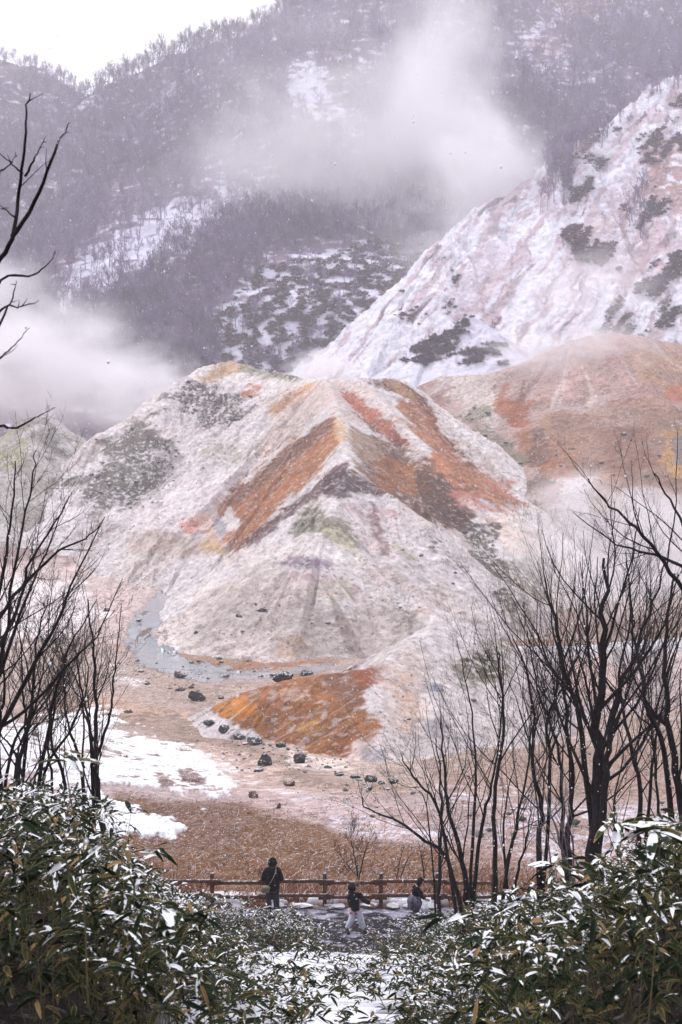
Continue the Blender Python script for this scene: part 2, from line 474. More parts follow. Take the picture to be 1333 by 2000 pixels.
# --- right of the crest
paint(B, [(620,748),(660,742),(700,745),(760,800),(800,850),(850,900),(900,940),(870,950),(790,900),(700,830),(660,790)], (222,206,202), 12, .8)
paint(B, [(664,766),(680,762),(706,782),(742,808),(772,838),(800,866),(780,872),(748,852),(716,822),(690,796)], (192,112,88), 7, .92, warp=4, st=4)
paint(B, [(745,828),(770,838),(800,866),(780,872)], (150,98,88), 6, .7, warp=4)
paint(B, [(708,740),(760,738),(800,750),(832,782),(856,820),(846,834),(815,800),(780,770),(735,756)], (134,82,62), 5, .95, warp=3, w2=3)
paint(B, [(745,742),(772,741),(795,758),(818,788),(800,784),(772,762)], (206,164,122), 4, .7, warp=3)
paint(B, [(775,775),(812,790),(846,825),(880,862),(915,895),(960,930),(1000,962),(1035,985),(1010,1000),(960,985),(905,960),(862,930),(850,890),(815,850),(788,812)], (188,126,94), 10, .93, warp=7, st=5)
paint(B, [(845,880),(880,870),(905,900),(940,935),(920,955),(875,945),(850,915)], (206,140,108), 9, .75, warp=6)
paint(B, [(846,825),(880,862),(925,900),(935,915),(900,895),(860,855)], (142,88,64), 5, .8, warp=4)
paint(B, [(880,905),(925,900),(935,950),(905,960),(885,940)], (130,110,84), 8, .55, brk=.55)
paint(B, [(960,935),(1000,940),(1005,965),(985,972),(960,955)], (206,140,120), 7, .75, warp=5)
paint(B, [(688,836),(740,852),(800,890),(850,930),(905,975),(935,1010),(905,1035),(850,1020),(790,985),(740,960),(695,925)], (152,120,102), 10, .93, warp=6, st=8)
paint(B, [(730,900),(775,898),(822,930),(840,955),(815,985),(770,968),(735,940)], (184,122,78), 12, .8, warp=8, st=6)
paint(B, [(820,925),(860,940),(900,975),(925,1010),(915,1035),(870,1022),(835,1000),(815,970)], (112,86,74), 10, .85, warp=7, st=6)
paint(B, [(690,838),(720,845),(740,880),(720,915),(694,900)], (196,176,158), 8, .6, st=6)
paint(B, [(680,800),(740,840),(800,878),(850,905),(800,880),(740,850)], (128,96,84), 4, .7, warp=3)
paint(B, [(885,962),(930,968),(965,992),(1010,1005),(960,1003),(905,992)], (204,138,128), 7, .8, warp=5)
paint(B, [(930,1000),(1010,1005),(1080,1060),(1110,1110),(1080,1130),(1010,1080),(950,1040)], (234,216,206), 16, .8, st=6)
paint(B, [(1000,1010),(1060,1020),(1100,1070),(1080,1080),(1040,1050)], (236,226,224), 10, .7)
paint(B, [(1030,1040),(1050,1046),(1082,1080),(1072,1086),(1046,1066)], (130,108,98), 4, .6, brk=.4)
# --- lower cone
paint(B, [(640,985),(690,975),(760,1000),(820,1040),(860,1090),(820,1120),(740,1090),(690,1060),(640,1010)], (232,224,226), 16, .8, st=6)
paint(B, [(655,985),(700,975),(760,990),(790,1010),(740,1010),(700,1000)], (214,186,186), 10, .7)
paint(B, [(716,975),(738,972),(742,1010),(752,1050),(768,1080),(750,1090),(735,1050),(722,1010)], (160,128,128), 7, .8, warp=5, st=4)
paint(B, [(575,1020),(602,992),(632,992),(668,1020),(704,1062),(712,1078),(660,1064),(620,1048),(575,1056),(562,1044)], (158,156,136), 10, .9, warp=7, st=3)
paint(B, [(580,1020),(612,1000),(625,1020),(640,1045),(600,1050),(570,1045)], (112,114,94), 8, .7, brk=.48)
paint(B, [(640,1040),(690,1060),(720,1085),(690,1088),(650,1070)], (212,210,182), 8, .7)
paint(B, [(548,1092),(572,1086),(610,1088),(648,1104),(640,1112),(600,1112),(556,1108),(544,1100)], (160,142,162), 6, .9, warp=4)
paint(B, [(540,1060),(620,1052),(700,1080),(680,1092),(610,1080),(550,1082),(520,1100)], (238,232,234), 8, .8)
paint(B, [(560,1118),(640,1116),(700,1150),(680,1180),(610,1160),(560,1150)], (206,178,186), 14, .7)
paint(B, [(610,1135),(680,1130),(690,1190),(640,1200),(600,1170)], (214,218,196), 14, .5)
paint(B, [(450,1105),(520,1060),(545,1070),(500,1120),(440,1160),(400,1185),(390,1170)], (234,226,224), 10, .8, st=5)
paint(B, [(395,1185),(480,1120),(560,1120),(640,1180),(780,1190),(850,1240),(780,1290),(600,1292),(450,1290),(380,1240)], (208,198,195), 22, .85)
paint(B, [(420,1225),(520,1240),(600,1262),(560,1290),(460,1288),(425,1262)], (228,218,218), 14, .8)
paint(B, [(540,1240),(600,1235),(610,1270),(570,1290),(540,1280)], (206,180,154), 12, .6)
paint(B, [(705,1060),(760,1090),(830,1150),(860,1190),(800,1180),(740,1130)], (216,200,198), 14, .7, st=7)
paint(B, [(820,1040),(880,1050),(950,1120),(1010,1200),(990,1230),(920,1180),(850,1110)], (236,230,234), 16, .9, st=5)
paint(B, [(910,1030),(940,1010),(970,1030),(960,1070),(1000,1120),(1010,1180),(985,1200),(970,1150),(930,1085)], (116,114,100), 9, .9, brk=.42, warp=9, st=6)
paint(B, [(820,1035),(850,1030),(870,1062),(845,1075)], (118,118,104), 8, .8, brk=.42)
paint(B, [(870,1075),(900,1080),(920,1110),(890,1112)], (140,138,118), 8, .7, brk=.42)
paint(B, [(985,1100),(1030,1080),(1080,1110),(1060,1180),(1010,1230),(985,1190)], (150,146,134), 14, .8, brk=.4)
paint(B, [(768,1070),(790,1075),(830,1110),(800,1120)], (210,208,176), 10, .6)
paint(B, [(760,1130),(790,1125),(800,1210),(780,1225),(765,1180)], (140,136,124), 9, .55, brk=.5)
# --- orange spur in front
paint(Cc, [(410,1382),(450,1362),(520,1338),(590,1322),(650,1314),(700,1308),(722,1330),(716,1370),(738,1420),(722,1452),(716,1490),(640,1500),(560,1482),(500,1452),(448,1415)], (176,118,78), 8, .97, warp=7, st=6)
paint(Cc, [(412,1378),(470,1366),(522,1388),(528,1410),(500,1425),(452,1408)], (214,146,68), 9, .85, warp=6)
paint(Cc, [(560,1388),(625,1380),(650,1430),(620,1460),(560,1440),(535,1410)], (206,164,112), 16, .6, brk=.4)
paint(Cc, [(640,1318),(700,1310),(722,1335),(715,1375),(690,1400),(655,1375)], (152,112,100), 12, .8, warp=8)
paint(Cc, [(696,1316),(720,1302),(746,1306),(744,1324),(722,1342),(704,1340)], (176,108,84), 6, .92, warp=4)
paint(Cc, [(590,1440),(640,1420),(700,1450),(715,1490),(640,1500)], (158,98,64), 12, .6, brk=.4)
paint(Cc, [(550,1362),(590,1352),(600,1362),(560,1374)], (226,206,196), 6, .5, brk=.5)
paint(Cc, [(700,1455),(735,1450),(765,1495),(770,1520),(720,1510),(695,1480)], (226,214,214), 10, .8)
paint(Cc, [(712,1462),(740,1465),(756,1490),(738,1500),(716,1486)], (152,154,164), 7, .65, warp=5)
paint(Cc, [(832,1408),(858,1404),(884,1418),(870,1440),(836,1436)], (150,150,160), 8, .6, warp=6)
paint(Cc, [(820,1336),(860,1335),(860,1356),(826,1352)], (146,148,166), 8, .7, brk=.35)
paint(Cc, [(885,1300),(915,1262),(950,1256),(990,1275),(1000,1310),(960,1345),(905,1345),(884,1325)], (150,146,128), 12, .85, warp=14, brk=.3)
paint(Cc, [(900,1285),(940,1262),(975,1280),(965,1330),(925,1320)], (92,88,64), 9, .85, brk=.42)
paint(Cc, [(740,1315),(800,1270),(830,1300),(830,1390),(800,1430),(760,1400)], (222,206,200), 20, .6)
paint(Cc, [(770,1330),(800,1320),(815,1400),(800,1420)], (214,166,140), 12, .4, brk=.45)
paint(Cc, [(1010,1262),(1350,1235),(1350,1262),(1240,1275),(1100,1278)], (242,240,244), 6, .95, warp=4)
paint(Cc, [(1100,1280),(1180,1276),(1220,1330),(1200,1400),(1120,1380)], (230,200,190), 25, .7)
paint(Cc, [(1200,1300),(1350,1280),(1350,1440),(1250,1460)], (222,206,206), 25, .8)
paint(Cc, [(1020,1350),(1090,1330),(1120,1420),(1060,1450)], (150,140,132), 20, .6, brk=.35)
# --- right hill
paint(D_, [(1060,690),(1130,662),(1240,655),(1350,675),(1350,800),(1230,800),(1100,780),(1050,740)], (202,170,162), 30, .8, st=8)
paint(D_, [(1210,680),(1300,682),(1350,720),(1350,760),(1260,745)], (200,160,132), 20, .7, brk=.3)
paint(D_, [(960,735),(1060,695),(1080,740),(1040,775),(960,770)], (206,184,180), 16, .7, st=6)
paint(D_, [(850,735),(960,732),(970,780),(985,830),(960,870),(930,830),(895,780)], (222,214,210), 14, .85)
paint(D_, [(1040,700),(1100,680),(1180,690),(1240,740),(1200,790),(1100,780),(1040,750)], (210, 184, 176), 20, .7, st=8)
paint(D_, [(1060,800),(1180,790),(1333,780),(1350,830),(1280,850),(1150,850),(1060,840)], (184, 144, 126), 16, .85, brk=.42)
paint(D_, [(1040,870),(1120,850),(1140,920),(1110,960),(1060,930)], (186,116,66), 12, .85, brk=.35)
paint(D_, [(972,782),(1004,786),(1038,792),(1034,830),(1012,842),(990,832),(974,806)], (176,108,74), 7, .9, warp=5)
paint(D_, [(978,786),(988,768),(992,750),(986,750),(972,780)], (176,112,90), 3, .8, warp=2)
paint(D_, [(1012,786),(1016,764),(1022,744),(1026,746),(1022,788)], (150,98,86), 3, .8, warp=2)
paint(D_, [(1000,840),(1030,838),(1070,880),(1120,860),(1122,900),(1090,930),(1050,935),(1020,900)], (178,122,84), 12, .9, warp=9)
paint(D_, [(1040,850),(1060,845),(1075,890),(1060,940),(1040,960),(1030,900)], (120,104,98), 10, .75, brk=.42)
paint(D_, [(900,800),(940,800),(985,850),(1020,900),(1030,940),(990,920),(940,870)], (150,148,132), 10, .85, brk=.4)
paint(D_, [(1080,800),(1180,830),(1333,800),(1350,960),(1250,960),(1150,950),(1090,900)], (176,140,128), 28, .85, st=8)
paint(D_, [(1180,850),(1260,840),(1290,900),(1240,930),(1180,910)], (152,112,100), 16, .7, brk=.35)
paint(D_, [(1150,940),(1200,930),(1240,1000),(1200,1040),(1150,1000)], (188,144,122), 16, .8)
paint(D_, [(1296,850),(1333,832),(1350,920),(1318,930),(1298,900)], (206,160,108), 7, .8, warp=5)
paint(D_, [(1312,860),(1350,850),(1350,910),(1322,905)], (140,142,154), 6, .8, warp=4)
paint(D_, [(1310,765),(1350,755),(1350,795),(1322,790)], (206,130,92), 9, .8)
paint(D_, [(1090,960),(1150,940),(1160,1010),(1130,1050),(1090,1010)], (226,222,228), 16, .9)
paint(D_, [(1130,1020),(1333,980),(1350,1240),(1100,1240),(1110,1080)], (200,192,196), 30, .8)
paint(D_, [(950,905),(990,920),(1040,950),(1080,1010),(1060,1010),(1000,960)], (130,126,118), 9, .7, brk=.4)
# --- left hill
paint((HILLL,), [(-60,870),(40,850),(60,870),(30,905),(-60,910)], (180,178,132), 12, .7, brk=.35)
paint((HILLL,), [(60,820),(92,812),(130,860),(160,885),(120,890),(80,860)], (150,146,140), 10, .8, brk=.4)
paint((HILLL,), [(80,880),(160,880),(215,890),(130,905),(90,900)], (128,124,118), 8, .8)

# --- snow and pink earth of the cliff
k = np.nonzero(fL == CLIFF)[0]
cc_, ll_ = .80 * fX[k] - .60 * fZ[k], .60 * fX[k] + .80 * fZ[k]      # gullies run down to the left
cc_ = cc_ + 3 * n1[k]
st2 = -.01 + fbm(cc_ / 3.4, ll_ / 38, 5, 51, .62)
st3 = fbm(fX[k] / 5, (fZ[k] * .8 + fY[k] * .3) / 7, 5, 55, .65)
m = smooth(-.10, .08, st2 * 1.0 + st3 * .45 + .2 * n1[k] + .06 + .3 * smooth(900, 700, fU[k]) )[:, None]
dk_ = smooth(.20, .34, fbm(cc_ / 2.6, ll_ / 20, 4, 57, .65) + .25 * n2[k])[:, None]
COLR[k] = COLR[k] * (1 - .8 * dk_) + C_(116, 98, 102) * .8 * dk_
COLR[k] = COLR[k] * (1 - m) + C_(243, 241, 246) * m
CL = (CLIFF,)
paint(CL, [(900,520),(960,470),(1000,480),(985,560),(930,600),(880,600)], (228,212,212), 20, .5, st=20)
paint(CL, [(1262,300),(1333,270),(1350,420),(1300,400),(1262,360)], (196,150,144), 14, .85, brk=.38, st=10)
paint(CL, [(1160,400),(1240,350),(1333,420),(1333,560),(1220,560),(1120,520)], (224,198,194), 30, .5, brk=.4, st=16)
paint(CL, [(1090,480),(1140,440),(1180,470),(1150,530),(1100,560)], (214,200,204), 16, .5, brk=.4)

# --- soil, gravel and snow of the valley
Z = (0,)
paint(Z, [(-200,1060),(200,1068),(430,1070),(440,1100),(330,1180),(250,1250),(-200,1280)], (206,190,188), 16, .9)
paint(Z, [(-200,1062),(120,1066),(250,1070),(230,1090),(100,1092),(-200,1092)], (120,96,90), 6, .85, brk=.3)
paint(Z, [(160,1066),(440,1075),(430,1105),(300,1092),(180,1082)], (150,118,100), 8, .8, brk=.4)
paint(Z, [(-100,1170),(60,1120),(160,1140),(200,1200),(120,1260),(-100,1260)], (236,230,232), 25, .8)
paint(Z, [(310,1098),(340,1100),(362,1108),(350,1114),(318,1108)], (242,240,244), 4, .9, warp=3)
paint(Z, [(-300,1280),(240,1265),(300,1300),(420,1330),(520,1345),(420,1390),(440,1430),(560,1500),(700,1540),(800,1550),(1200,1560),(1200,1500),(700,1420),(-300,1290)], (192, 176, 168), 20, .8)
paint(Z, [(330,1130),(420,1110),(380,1180),(350,1220),(400,1270),(480,1296),(640,1300),(700,1310),(500,1330),(330,1290),(300,1230)], (168,128,104), 12, .9, brk=.25)
paint(Z, [(460,1294),(560,1290),(620,1296),(560,1304),(480,1302)], (170,112,82), 5, .8)
paint(Z, [(200,1370),(420,1385),(520,1470),(640,1510),(800,1530),(780,1560),(560,1560),(380,1480),(240,1420)], (166, 144, 130), 22, .8)
paint(Z, [(180,1345),(330,1370),(430,1395),(400,1410),(300,1395),(200,1380)], (196,170,154), 12, .8, brk=.3)
paint(Z, [(380,1440),(480,1480),(600,1530),(800,1570),(950,1600),(950,1660),(700,1640),(560,1610),(460,1570),(380,1500)], (206,184,176), 20, .95)
paint(Z, [(640,1590),(760,1600),(900,1620),(900,1645),(740,1640),(650,1618)], (232,224,228), 14, .8, brk=.25)
paint(Z, [(570,1480),(660,1500),(700,1512),(640,1520),(580,1500)], (216,204,200), 8, .8)
paint(Z, [(210,1530),(330,1555),(470,1560),(560,1600),(700,1640),(1000,1660),(1000,1800),(200,1800)], (146, 104, 74), 22, .92)
paint(Z, [(210,1530),(330,1555),(470,1560),(500,1600),(420,1640),(300,1660),(220,1620)], (140,112,100), 18, .6, brk=.3)
paint(Z, [(850,1500),(1100,1480),(1400,1480),(1400,1700),(900,1700)], (184,160,150), 30, .7)
for pl in ([(-300,1420),(60,1412),(200,1402),(300,1440),(400,1480),(455,1522),(478,1552),(440,1562),(340,1562),(290,1540),(215,1542),(230,1572),(330,1602),(350,1618),(240,1640),(200,1645),(-300,1660)],
           [(208,1312),(240,1312),(282,1330),(262,1338),(225,1324)]):
    paint(Z, pl, (244, 243, 248), 5, 1.0, warp=12, w2=12, brk=.12)
for pl in ([(352,1512),(374,1508),(400,1528),(392,1540),(356,1530)], [(304,1515),(330,1520),(345,1545),(318,1545)]):
    paint(Z, pl, (132, 104, 100), 5, .9, warp=4)
paint(Z, [(820,1480),(1000,1460),(1400,1450),(1400,1560),(1000,1580),(860,1540)], (150,124,108), 20, .7, brk=.45)
paint(Z, [(860,1540),(1100,1560),(1400,1560),(1400,1660),(1050,1680),(880,1640)], (226,218,222), 16, .8, brk=.5)
paint(Z, [(560,1400),(420,1395),(300,1380),(200,1330),(260,1300),(420,1350)], (140,112,94), 14, .6, brk=.55)
paint(Z, [(380,1450),(560,1530),(760,1580),(1000,1590),(960,1640),(700,1620),(480,1560)], (132,104,88), 12, .6, brk=.60)
paint(Z, [(400,1470),(560,1540),(760,1590),(700,1610),(480,1540)], (232,226,228), 10, .7, brk=.58)
i_, SNOWM = pmask(Z, [(-300,1420),(60,1412),(200,1402),(300,1440),(400,1480),(455,1522),(478,1552),(440,1562),(340,1562),(290,1540),(215,1542),(230,1572),(330,1602),(350,1618),(240,1640),(200,1645),(-300,1660)], 4, warp=9, w2=8)
fZ[i_] += .14 * SNOWM
# the near slope under the bamboo: snow with bare leaf litter; the path
k = np.nonzero((fL == 0) & (fY < 40.0))[0]
nn = fbm(fX[k] / 1.6, fY[k] / 1.6, 4, 61)
sn = smooth(-.5, -.1, nn)[:, None]
tt = np.abs(fX[k]) / np.maximum(fY[k], 1)
sn = sn * (1 - smooth(.11, .17, tt))[:, None]
COLR[k] = C_(60, 50, 42) * (1 - sn) + C_(244, 244, 250) * sn
fZ[k] += .10 * sn[:, 0] * smooth(2, 6, fY[k]) * (fY[k] < 34)
FX[k] = (.25, .1, .2)
k = np.nonzero((fL == 0) & (fY > 32.8) & (fY < 35) & (fbm(fX / 1.3, fY / .8, 3, 99) > -.1))[0]; COLR[k] = C_(96, 84, 78)
pth = (fY > 34.2 + .55 * n2) & (fY < 37.95) & (fL == 0) & (np.abs(fX) < 60)
k = np.nonzero(pth)[0]
nn = fbm(fX[k] / .7, fY[k] / .35, 3, 63)
edge = smooth(37.0, 37.9, fY[k]) * .8
m = smooth(.0, .6, nn + edge * .9 - .15)[:, None] * .75
COLR[k] = C_(70, 66, 72) * (1 - m) + C_(206, 204, 214) * m
FX[k] = (.5, .6, .4)
k = np.nonzero((fY > 37.95) & (fY < 39.3) & (fL == 0))[0]
m = smooth(-.2, .15, fbm(fX[k] / 1.1, fY[k] / .6, 3, 67) - smooth(38.6, 39.2, fY[k]) * .7)[:, None]
COLR[k] = C_(120, 84, 62) * (1 - m) + C_(240, 240, 246) * m
fZ[k] += .22 * m[:, 0] * smooth(37.95, 38.2, fY[k])

# --- the wooded mountain: leaf litter with snow lying between the trees
k = np.nonzero((fL == MOUNT) | (fL == FARM))[0]
nf = fbm(fX[k] / 5.5, (fY[k] * .4 + fZ[k] * 1.6) / 5.5, 4, 71)
nb = fbm(fX[k] / 45, (fY[k] + fZ[k]) / 45, 4, 73)
SN_POLY = [([(120,640),(95,560),(180,470),(330,400),(520,330),(560,350),(420,440),(330,500),(230,560)], .52),
           ([(560,130),(620,90),(650,170),(690,240),(640,260),(590,230),(550,190)], .45),
           ([(680,110),(730,100),(740,150),(700,160)], .35),
           ([(640,245),(715,235),(720,300),(660,290)], .3),
           ([(1000,80),(1080,20),(1110,0),(1120,20),(1060,90),(1015,110)], .45),
           ([(1040,130),(1110,90),(1120,110),(1060,150)], .4),
           ([(415,640),(440,580),(520,520),(640,480),(760,470),(820,520),(790,620),(740,720),(430,730)], .5),
           ([(20,640),(100,600),(120,690),(40,700)], .5)]
add = np.zeros(len(k))
for pl, a in SN_POLY:
    s = sdist(pl, fU[k], fV[k]) + 16 * n1[k]
    add = np.maximum(add, a * smooth(-22, 22, s))
lowp = smooth(-22, 22, sdist(SN_POLY[6][0], fU[k], fV[k]) + 14 * n1[k]) * front[k]
MSN = smooth(.05, .30, nf * .8 + nb * .35 + add - .12)
COLR[k] = COLR[k] * (1 - MSN[:, None] * .95) + C_(240, 239, 246) * MSN[:, None] * .95
for pl, c, kk in (([(640,90),(670,60),(700,100),(690,230),(650,220),(640,160)], (120, 104, 110), .7),
                  ([(960,250),(1060,130),(1150,60),(1200,0),(1100,-30),(1050,60),(1000,160)], (168, 136, 138), .6),
                  ([(1100,-20),(1180,-20),(1170,60),(1110,70)], (186, 150, 146), .6)):
    paint((MOUNT,), pl, c, 18, kk, warp=16, brk=.35)
FX[k] = (.3, .2, .2)
OPEN = np.zeros(NV)
for pl in [p_ for p_, a_ in SN_POLY[1:6]] + [[(640,90),(670,60),(700,100),(690,230),(650,220),(640,160)], [(1000,160),(1060,100),(1150,20),(1210,-20),(1100,-40),(1050,40)]]:
    i, m = pmask((MOUNT,), pl, 18, warp=14)
    OPEN[i] = np.maximum(OPEN[i], m)
i, m = pmask((MOUNT,), SN_POLY[0][0], 24, warp=18)
OPEN[i] = np.maximum(OPEN[i], .5 * m)

# density of the low dark scrub on snow: cliff, knoll and the mountain's foot
SCRUB = [((MOUNT,), [(400,650),(440,590),(520,530),(640,480),(740,460),(840,470),(830,560),(790,610),(740,730),(400,740)], .62),
         ((CLIFF,), [(1110,330),(1160,290),(1215,262),(1230,240),(1200,232),(1110,280)], .7),
         ((CLIFF,), [(1100,330),(1140,320),(1150,420),(1160,480),(1130,500),(1110,420)], .85),
         ((CLIFF,), [(1250,320),(1270,260),(1333,200),(1345,300),(1290,310)], .8),
         ((CLIFF,), [(1170,500),(1260,410),(1290,400),(1230,470),(1190,510)], .75),
         ((CLIFF,), [(1250,570),(1333,470),(1345,540),(1280,580),(1240,620)], .8),
         ((CLIFF,), [(1160,640),(1230,580),(1345,600),(1300,640),(1230,665),(1180,660)], .65),
         ((CLIFF,), [(880,560),(900,520),(930,500),(920,580),(890,600)], .45),
         ((CLIFF,), [(1150,300),(1180,290),(1180,330),(1155,330)], .6),
         ((CLIFF,), [(1190,420),(1250,350),(1270,360),(1200,440)], .4),
         ((CLIFF,), [(960,380),(1110,300),(1100,420),(1000,420)], .30),
         ((CLIFF,), [(780,640),(800,560),(860,500),(880,480),(850,560),(810,640)], .4),
         ((KNOB,), [(770,712),(830,668),(918,613),(900,660),(860,700),(830,720)], .95),
         ((KNOB,), [(860,725),(900,690),(960,670),(1000,700),(990,730)], .7)]
SCD = np.zeros(NV)
for L_, pl, a in SCRUB:
    i, m = pmask(L_, pl, 12, warp=16, w2=8)
    SCD[i] = np.maximum(SCD[i], m * a)
k = np.nonzero(SCD > .02)[0]
gap = fbm(fX[k] / 4.2, (fY[k] * .5 + fZ[k]) / 4.2, 4, 77)
gc_ = -.10 + fbm((.80 * fX[k] - .60 * fZ[k]) / 3.0, (.60 * fX[k] + .80 * fZ[k]) / 12, 4, 79) - .06
gap = np.where(fL[k] == CLIFF, gc_, gap)
SCD[k] *= smooth(-.22, .12, gap + (SCD[k] - .6) * .6)
m = (smooth(.15, .5, SCD[k]) * .55)[:, None]
COLR[k] = COLR[k] * (1 - m) + C_(112, 92, 94) * m
k = np.nonzero((fL == MOUNT) & (SCD > .02))[0]

# --- stream
STREAM = [[(436,1072),(424,1094),(388,1108),(345,1130),(300,1164),(268,1198),(250,1230),(248,1262),(270,1292),(320,1314),(400,1328),(470,1332),(520,1326),(560,1316),(640,1310),(700,1309),(690,1300),(620,1300),(560,1306),(500,1312),(440,1308),(380,1296),(336,1272),(312,1246),(330,1222),(336,1196),(332,1170),(360,1146),(400,1124),(430,1112),(446,1092),(450,1074)]]
SM = np.zeros(NV)
for pl in STREAM:
    i, m = pmask(Z, pl, 2.0, warp=4, w2=3)
    SM[i] = np.maximum(SM[i], m * smooth(.50, .38, fbm(fX[i] / 3.5, fY[i] / 9, 4, 95)))
    i2, m2 = pmask(Z, pl, 9.0, warp=5, w2=5)
    COLR[i2] = COLR[i2] * (1 - .75 * m2[:, None]) + C_(104, 84, 74) * .75 * m2[:, None]
fZ -= .06 * SM
k = np.nonzero((fL >= 1) & (fL <= 3))[0]
vn = fbm(fT[k] / .9, fD[k] / 26, 3, 47, .6)
m = (smooth(.36, .52, vn) * smooth(26, 8, fD[k]))[:, None] * .5
m = m * .75
COLR[k] = COLR[k] * (1 - m) + C_(128, 104, 92) * m
m = smooth(.36, .55, -vn)[:, None] * .5
COLR[k] = COLR[k] * (1 - m) + C_(236, 228, 224) * m
hl = ((fL >= 1) & (fL <= 4)) | ((fL == 0) & (fY > 60))
g_ = COLR.mean(1)[:, None]
sat = np.clip((COLR.max(1) - COLR.min(1)) / (COLR.max(1) + .02) * 1.6, 0, 1)
v3 = np.where(hl, n3 * .10 + streak * (.07 + .26 * sat) + n2 * .10 + n1 * .20, 0)[:, None]      # uneven tone of the earth itself
COLR = np.clip(COLR * (1 + v3), 0, 1) ** 1.32
warm = np.where(hl[:, None], np.array([1.01, .985, .96]), np.array([.92, .93, 1.0]))
CLP = np.clip(COLR * warm, .01, .86)
for o_, a_ in ((TX, fX), (TY, fY), (TZ, fZ)):
    pass
TZ = fZ.reshape(TX.shape)

# ------------------------------------------------------------------ terrain: material and meshes
def land_material(name, s1, s2, bump, bs):
    m = bpy.data.materials.new(name); m.use_nodes = True
    n = m.node_tree; L = n.links.new; b = n.nodes['Principled BSDF']
    b.inputs['Roughness'].default_value = .9; b.inputs['Specular IOR Level'].default_value = .15
    tc = n.nodes.new('ShaderNodeTexCoord')
    at = n.nodes.new('ShaderNodeAttribute'); at.attribute_name = 'Col'
    fx = n.nodes.new('ShaderNodeAttribute'); fx.attribute_name = 'Fx'
    se = n.nodes.new('ShaderNodeSeparateColor'); L(fx.outputs['Color'], se.inputs[0])
    def noise(sc, det=3, rough=.6):
        t = n.nodes.new('ShaderNodeTexNoise'); t.inputs['Scale'].default_value = sc
        t.inputs['Detail'].default_value = det; t.inputs['Roughness'].default_value = rough
        L(tc.outputs['Object'], t.inputs['Vector']); return t.outputs[0]
    def rng_(x, a, b_, c, d):
        r = n.nodes.new('ShaderNodeMapRange')
        for q_, v_ in zip((1, 2, 3, 4), (a, b_, c, d)): r.inputs[q_].default_value = v_
        L(x, r.inputs[0]); return r.outputs[0]
    def mth(op, x, y):
        q_ = n.nodes.new('ShaderNodeMath'); q_.operation = op
        for i_, v_ in enumerate((x, y)):
            if isinstance(v_, float): q_.inputs[i_].default_value = v_
            else: L(v_, q_.inputs[i_])
        return q_.outputs[0]
    a = rng_(noise(s1, 4, .7), .32, .68, -.55, .45)
    fac = mth('ADD', mth('MULTIPLY', a, se.outputs[0]), 1.0)
    sc = n.nodes.new('ShaderNodeVectorMath'); sc.operation = 'SCALE'
    L(at.outputs['Color'], sc.inputs[0]); L(fac, sc.inputs['Scale'])
    # dark stones and dirt
    dk = rng_(noise(s1 * 2.3, 3, .75), .595, .64, 0, 1)
    m1 = n.nodes.new('ShaderNodeMix'); m1.data_type = 'RGBA'
    L(mth('MULTIPLY', dk, mth('MULTIPLY', se.outputs[2], .8)), m1.inputs[0]); L(sc.outputs[0], m1.inputs[6])
    m1.inputs[7].default_value = (.085, .07, .062, 1)
    # dusting of snow
    du = rng_(noise(s2, 2, .8), .56, .66, 0, 1)
    m2 = n.nodes.new('ShaderNodeMix'); m2.data_type = 'RGBA'
    L(mth('MULTIPLY', du, se.outputs[1]), m2.inputs[0]); L(m1.outputs[2], m2.inputs[6])
    m2.inputs[7].default_value = (.8, .79, .82, 1)
    L(m2.outputs[2], b.inputs['Base Color'])
    bp = n.nodes.new('ShaderNodeBump'); bp.inputs['Distance'].default_value = bump
    vo = n.nodes.new('ShaderNodeTexVoronoi'); vo.inputs['Scale'].default_value = bs * 1.3; L(tc.outputs['Object'], vo.inputs['Vector'])
    hb = mth('ADD', noise(bs, 6, .7), mth('MULTIPLY', vo.outputs['Distance'], -.45))
    L(hb, bp.inputs['Height']); L(bp.outputs[0], b.inputs['Normal'])
    return m
LAND_NEAR = land_material('soil_and_snow', 2.2, 7.0, .12, 3.0)
LAND_MID = land_material('mineral_earth', .9, 3.0, .8, .9)
LAND_FAR = land_material('mountain_ground', .22, .8, 1.6, .30)
WATER = bpy.data.materials.new('milky_water'); WATER.use_nodes = True
b_ = WATER.node_tree.nodes['Principled BSDF']
b_.inputs['Base Color'].default_value = (.30, .315, .34, 1); b_.inputs['Roughness'].default_value = .16
nz = WATER.node_tree.nodes.new('ShaderNodeTexNoise'); nz.inputs['Scale'].default_value = 3
bp_ = WATER.node_tree.nodes.new('ShaderNodeBump'); bp_.inputs['Distance'].default_value = .03
WATER.node_tree.links.new(nz.outputs[0], bp_.inputs['Height']); WATER.node_tree.links.new(bp_.outputs[0], b_.inputs['Normal'])

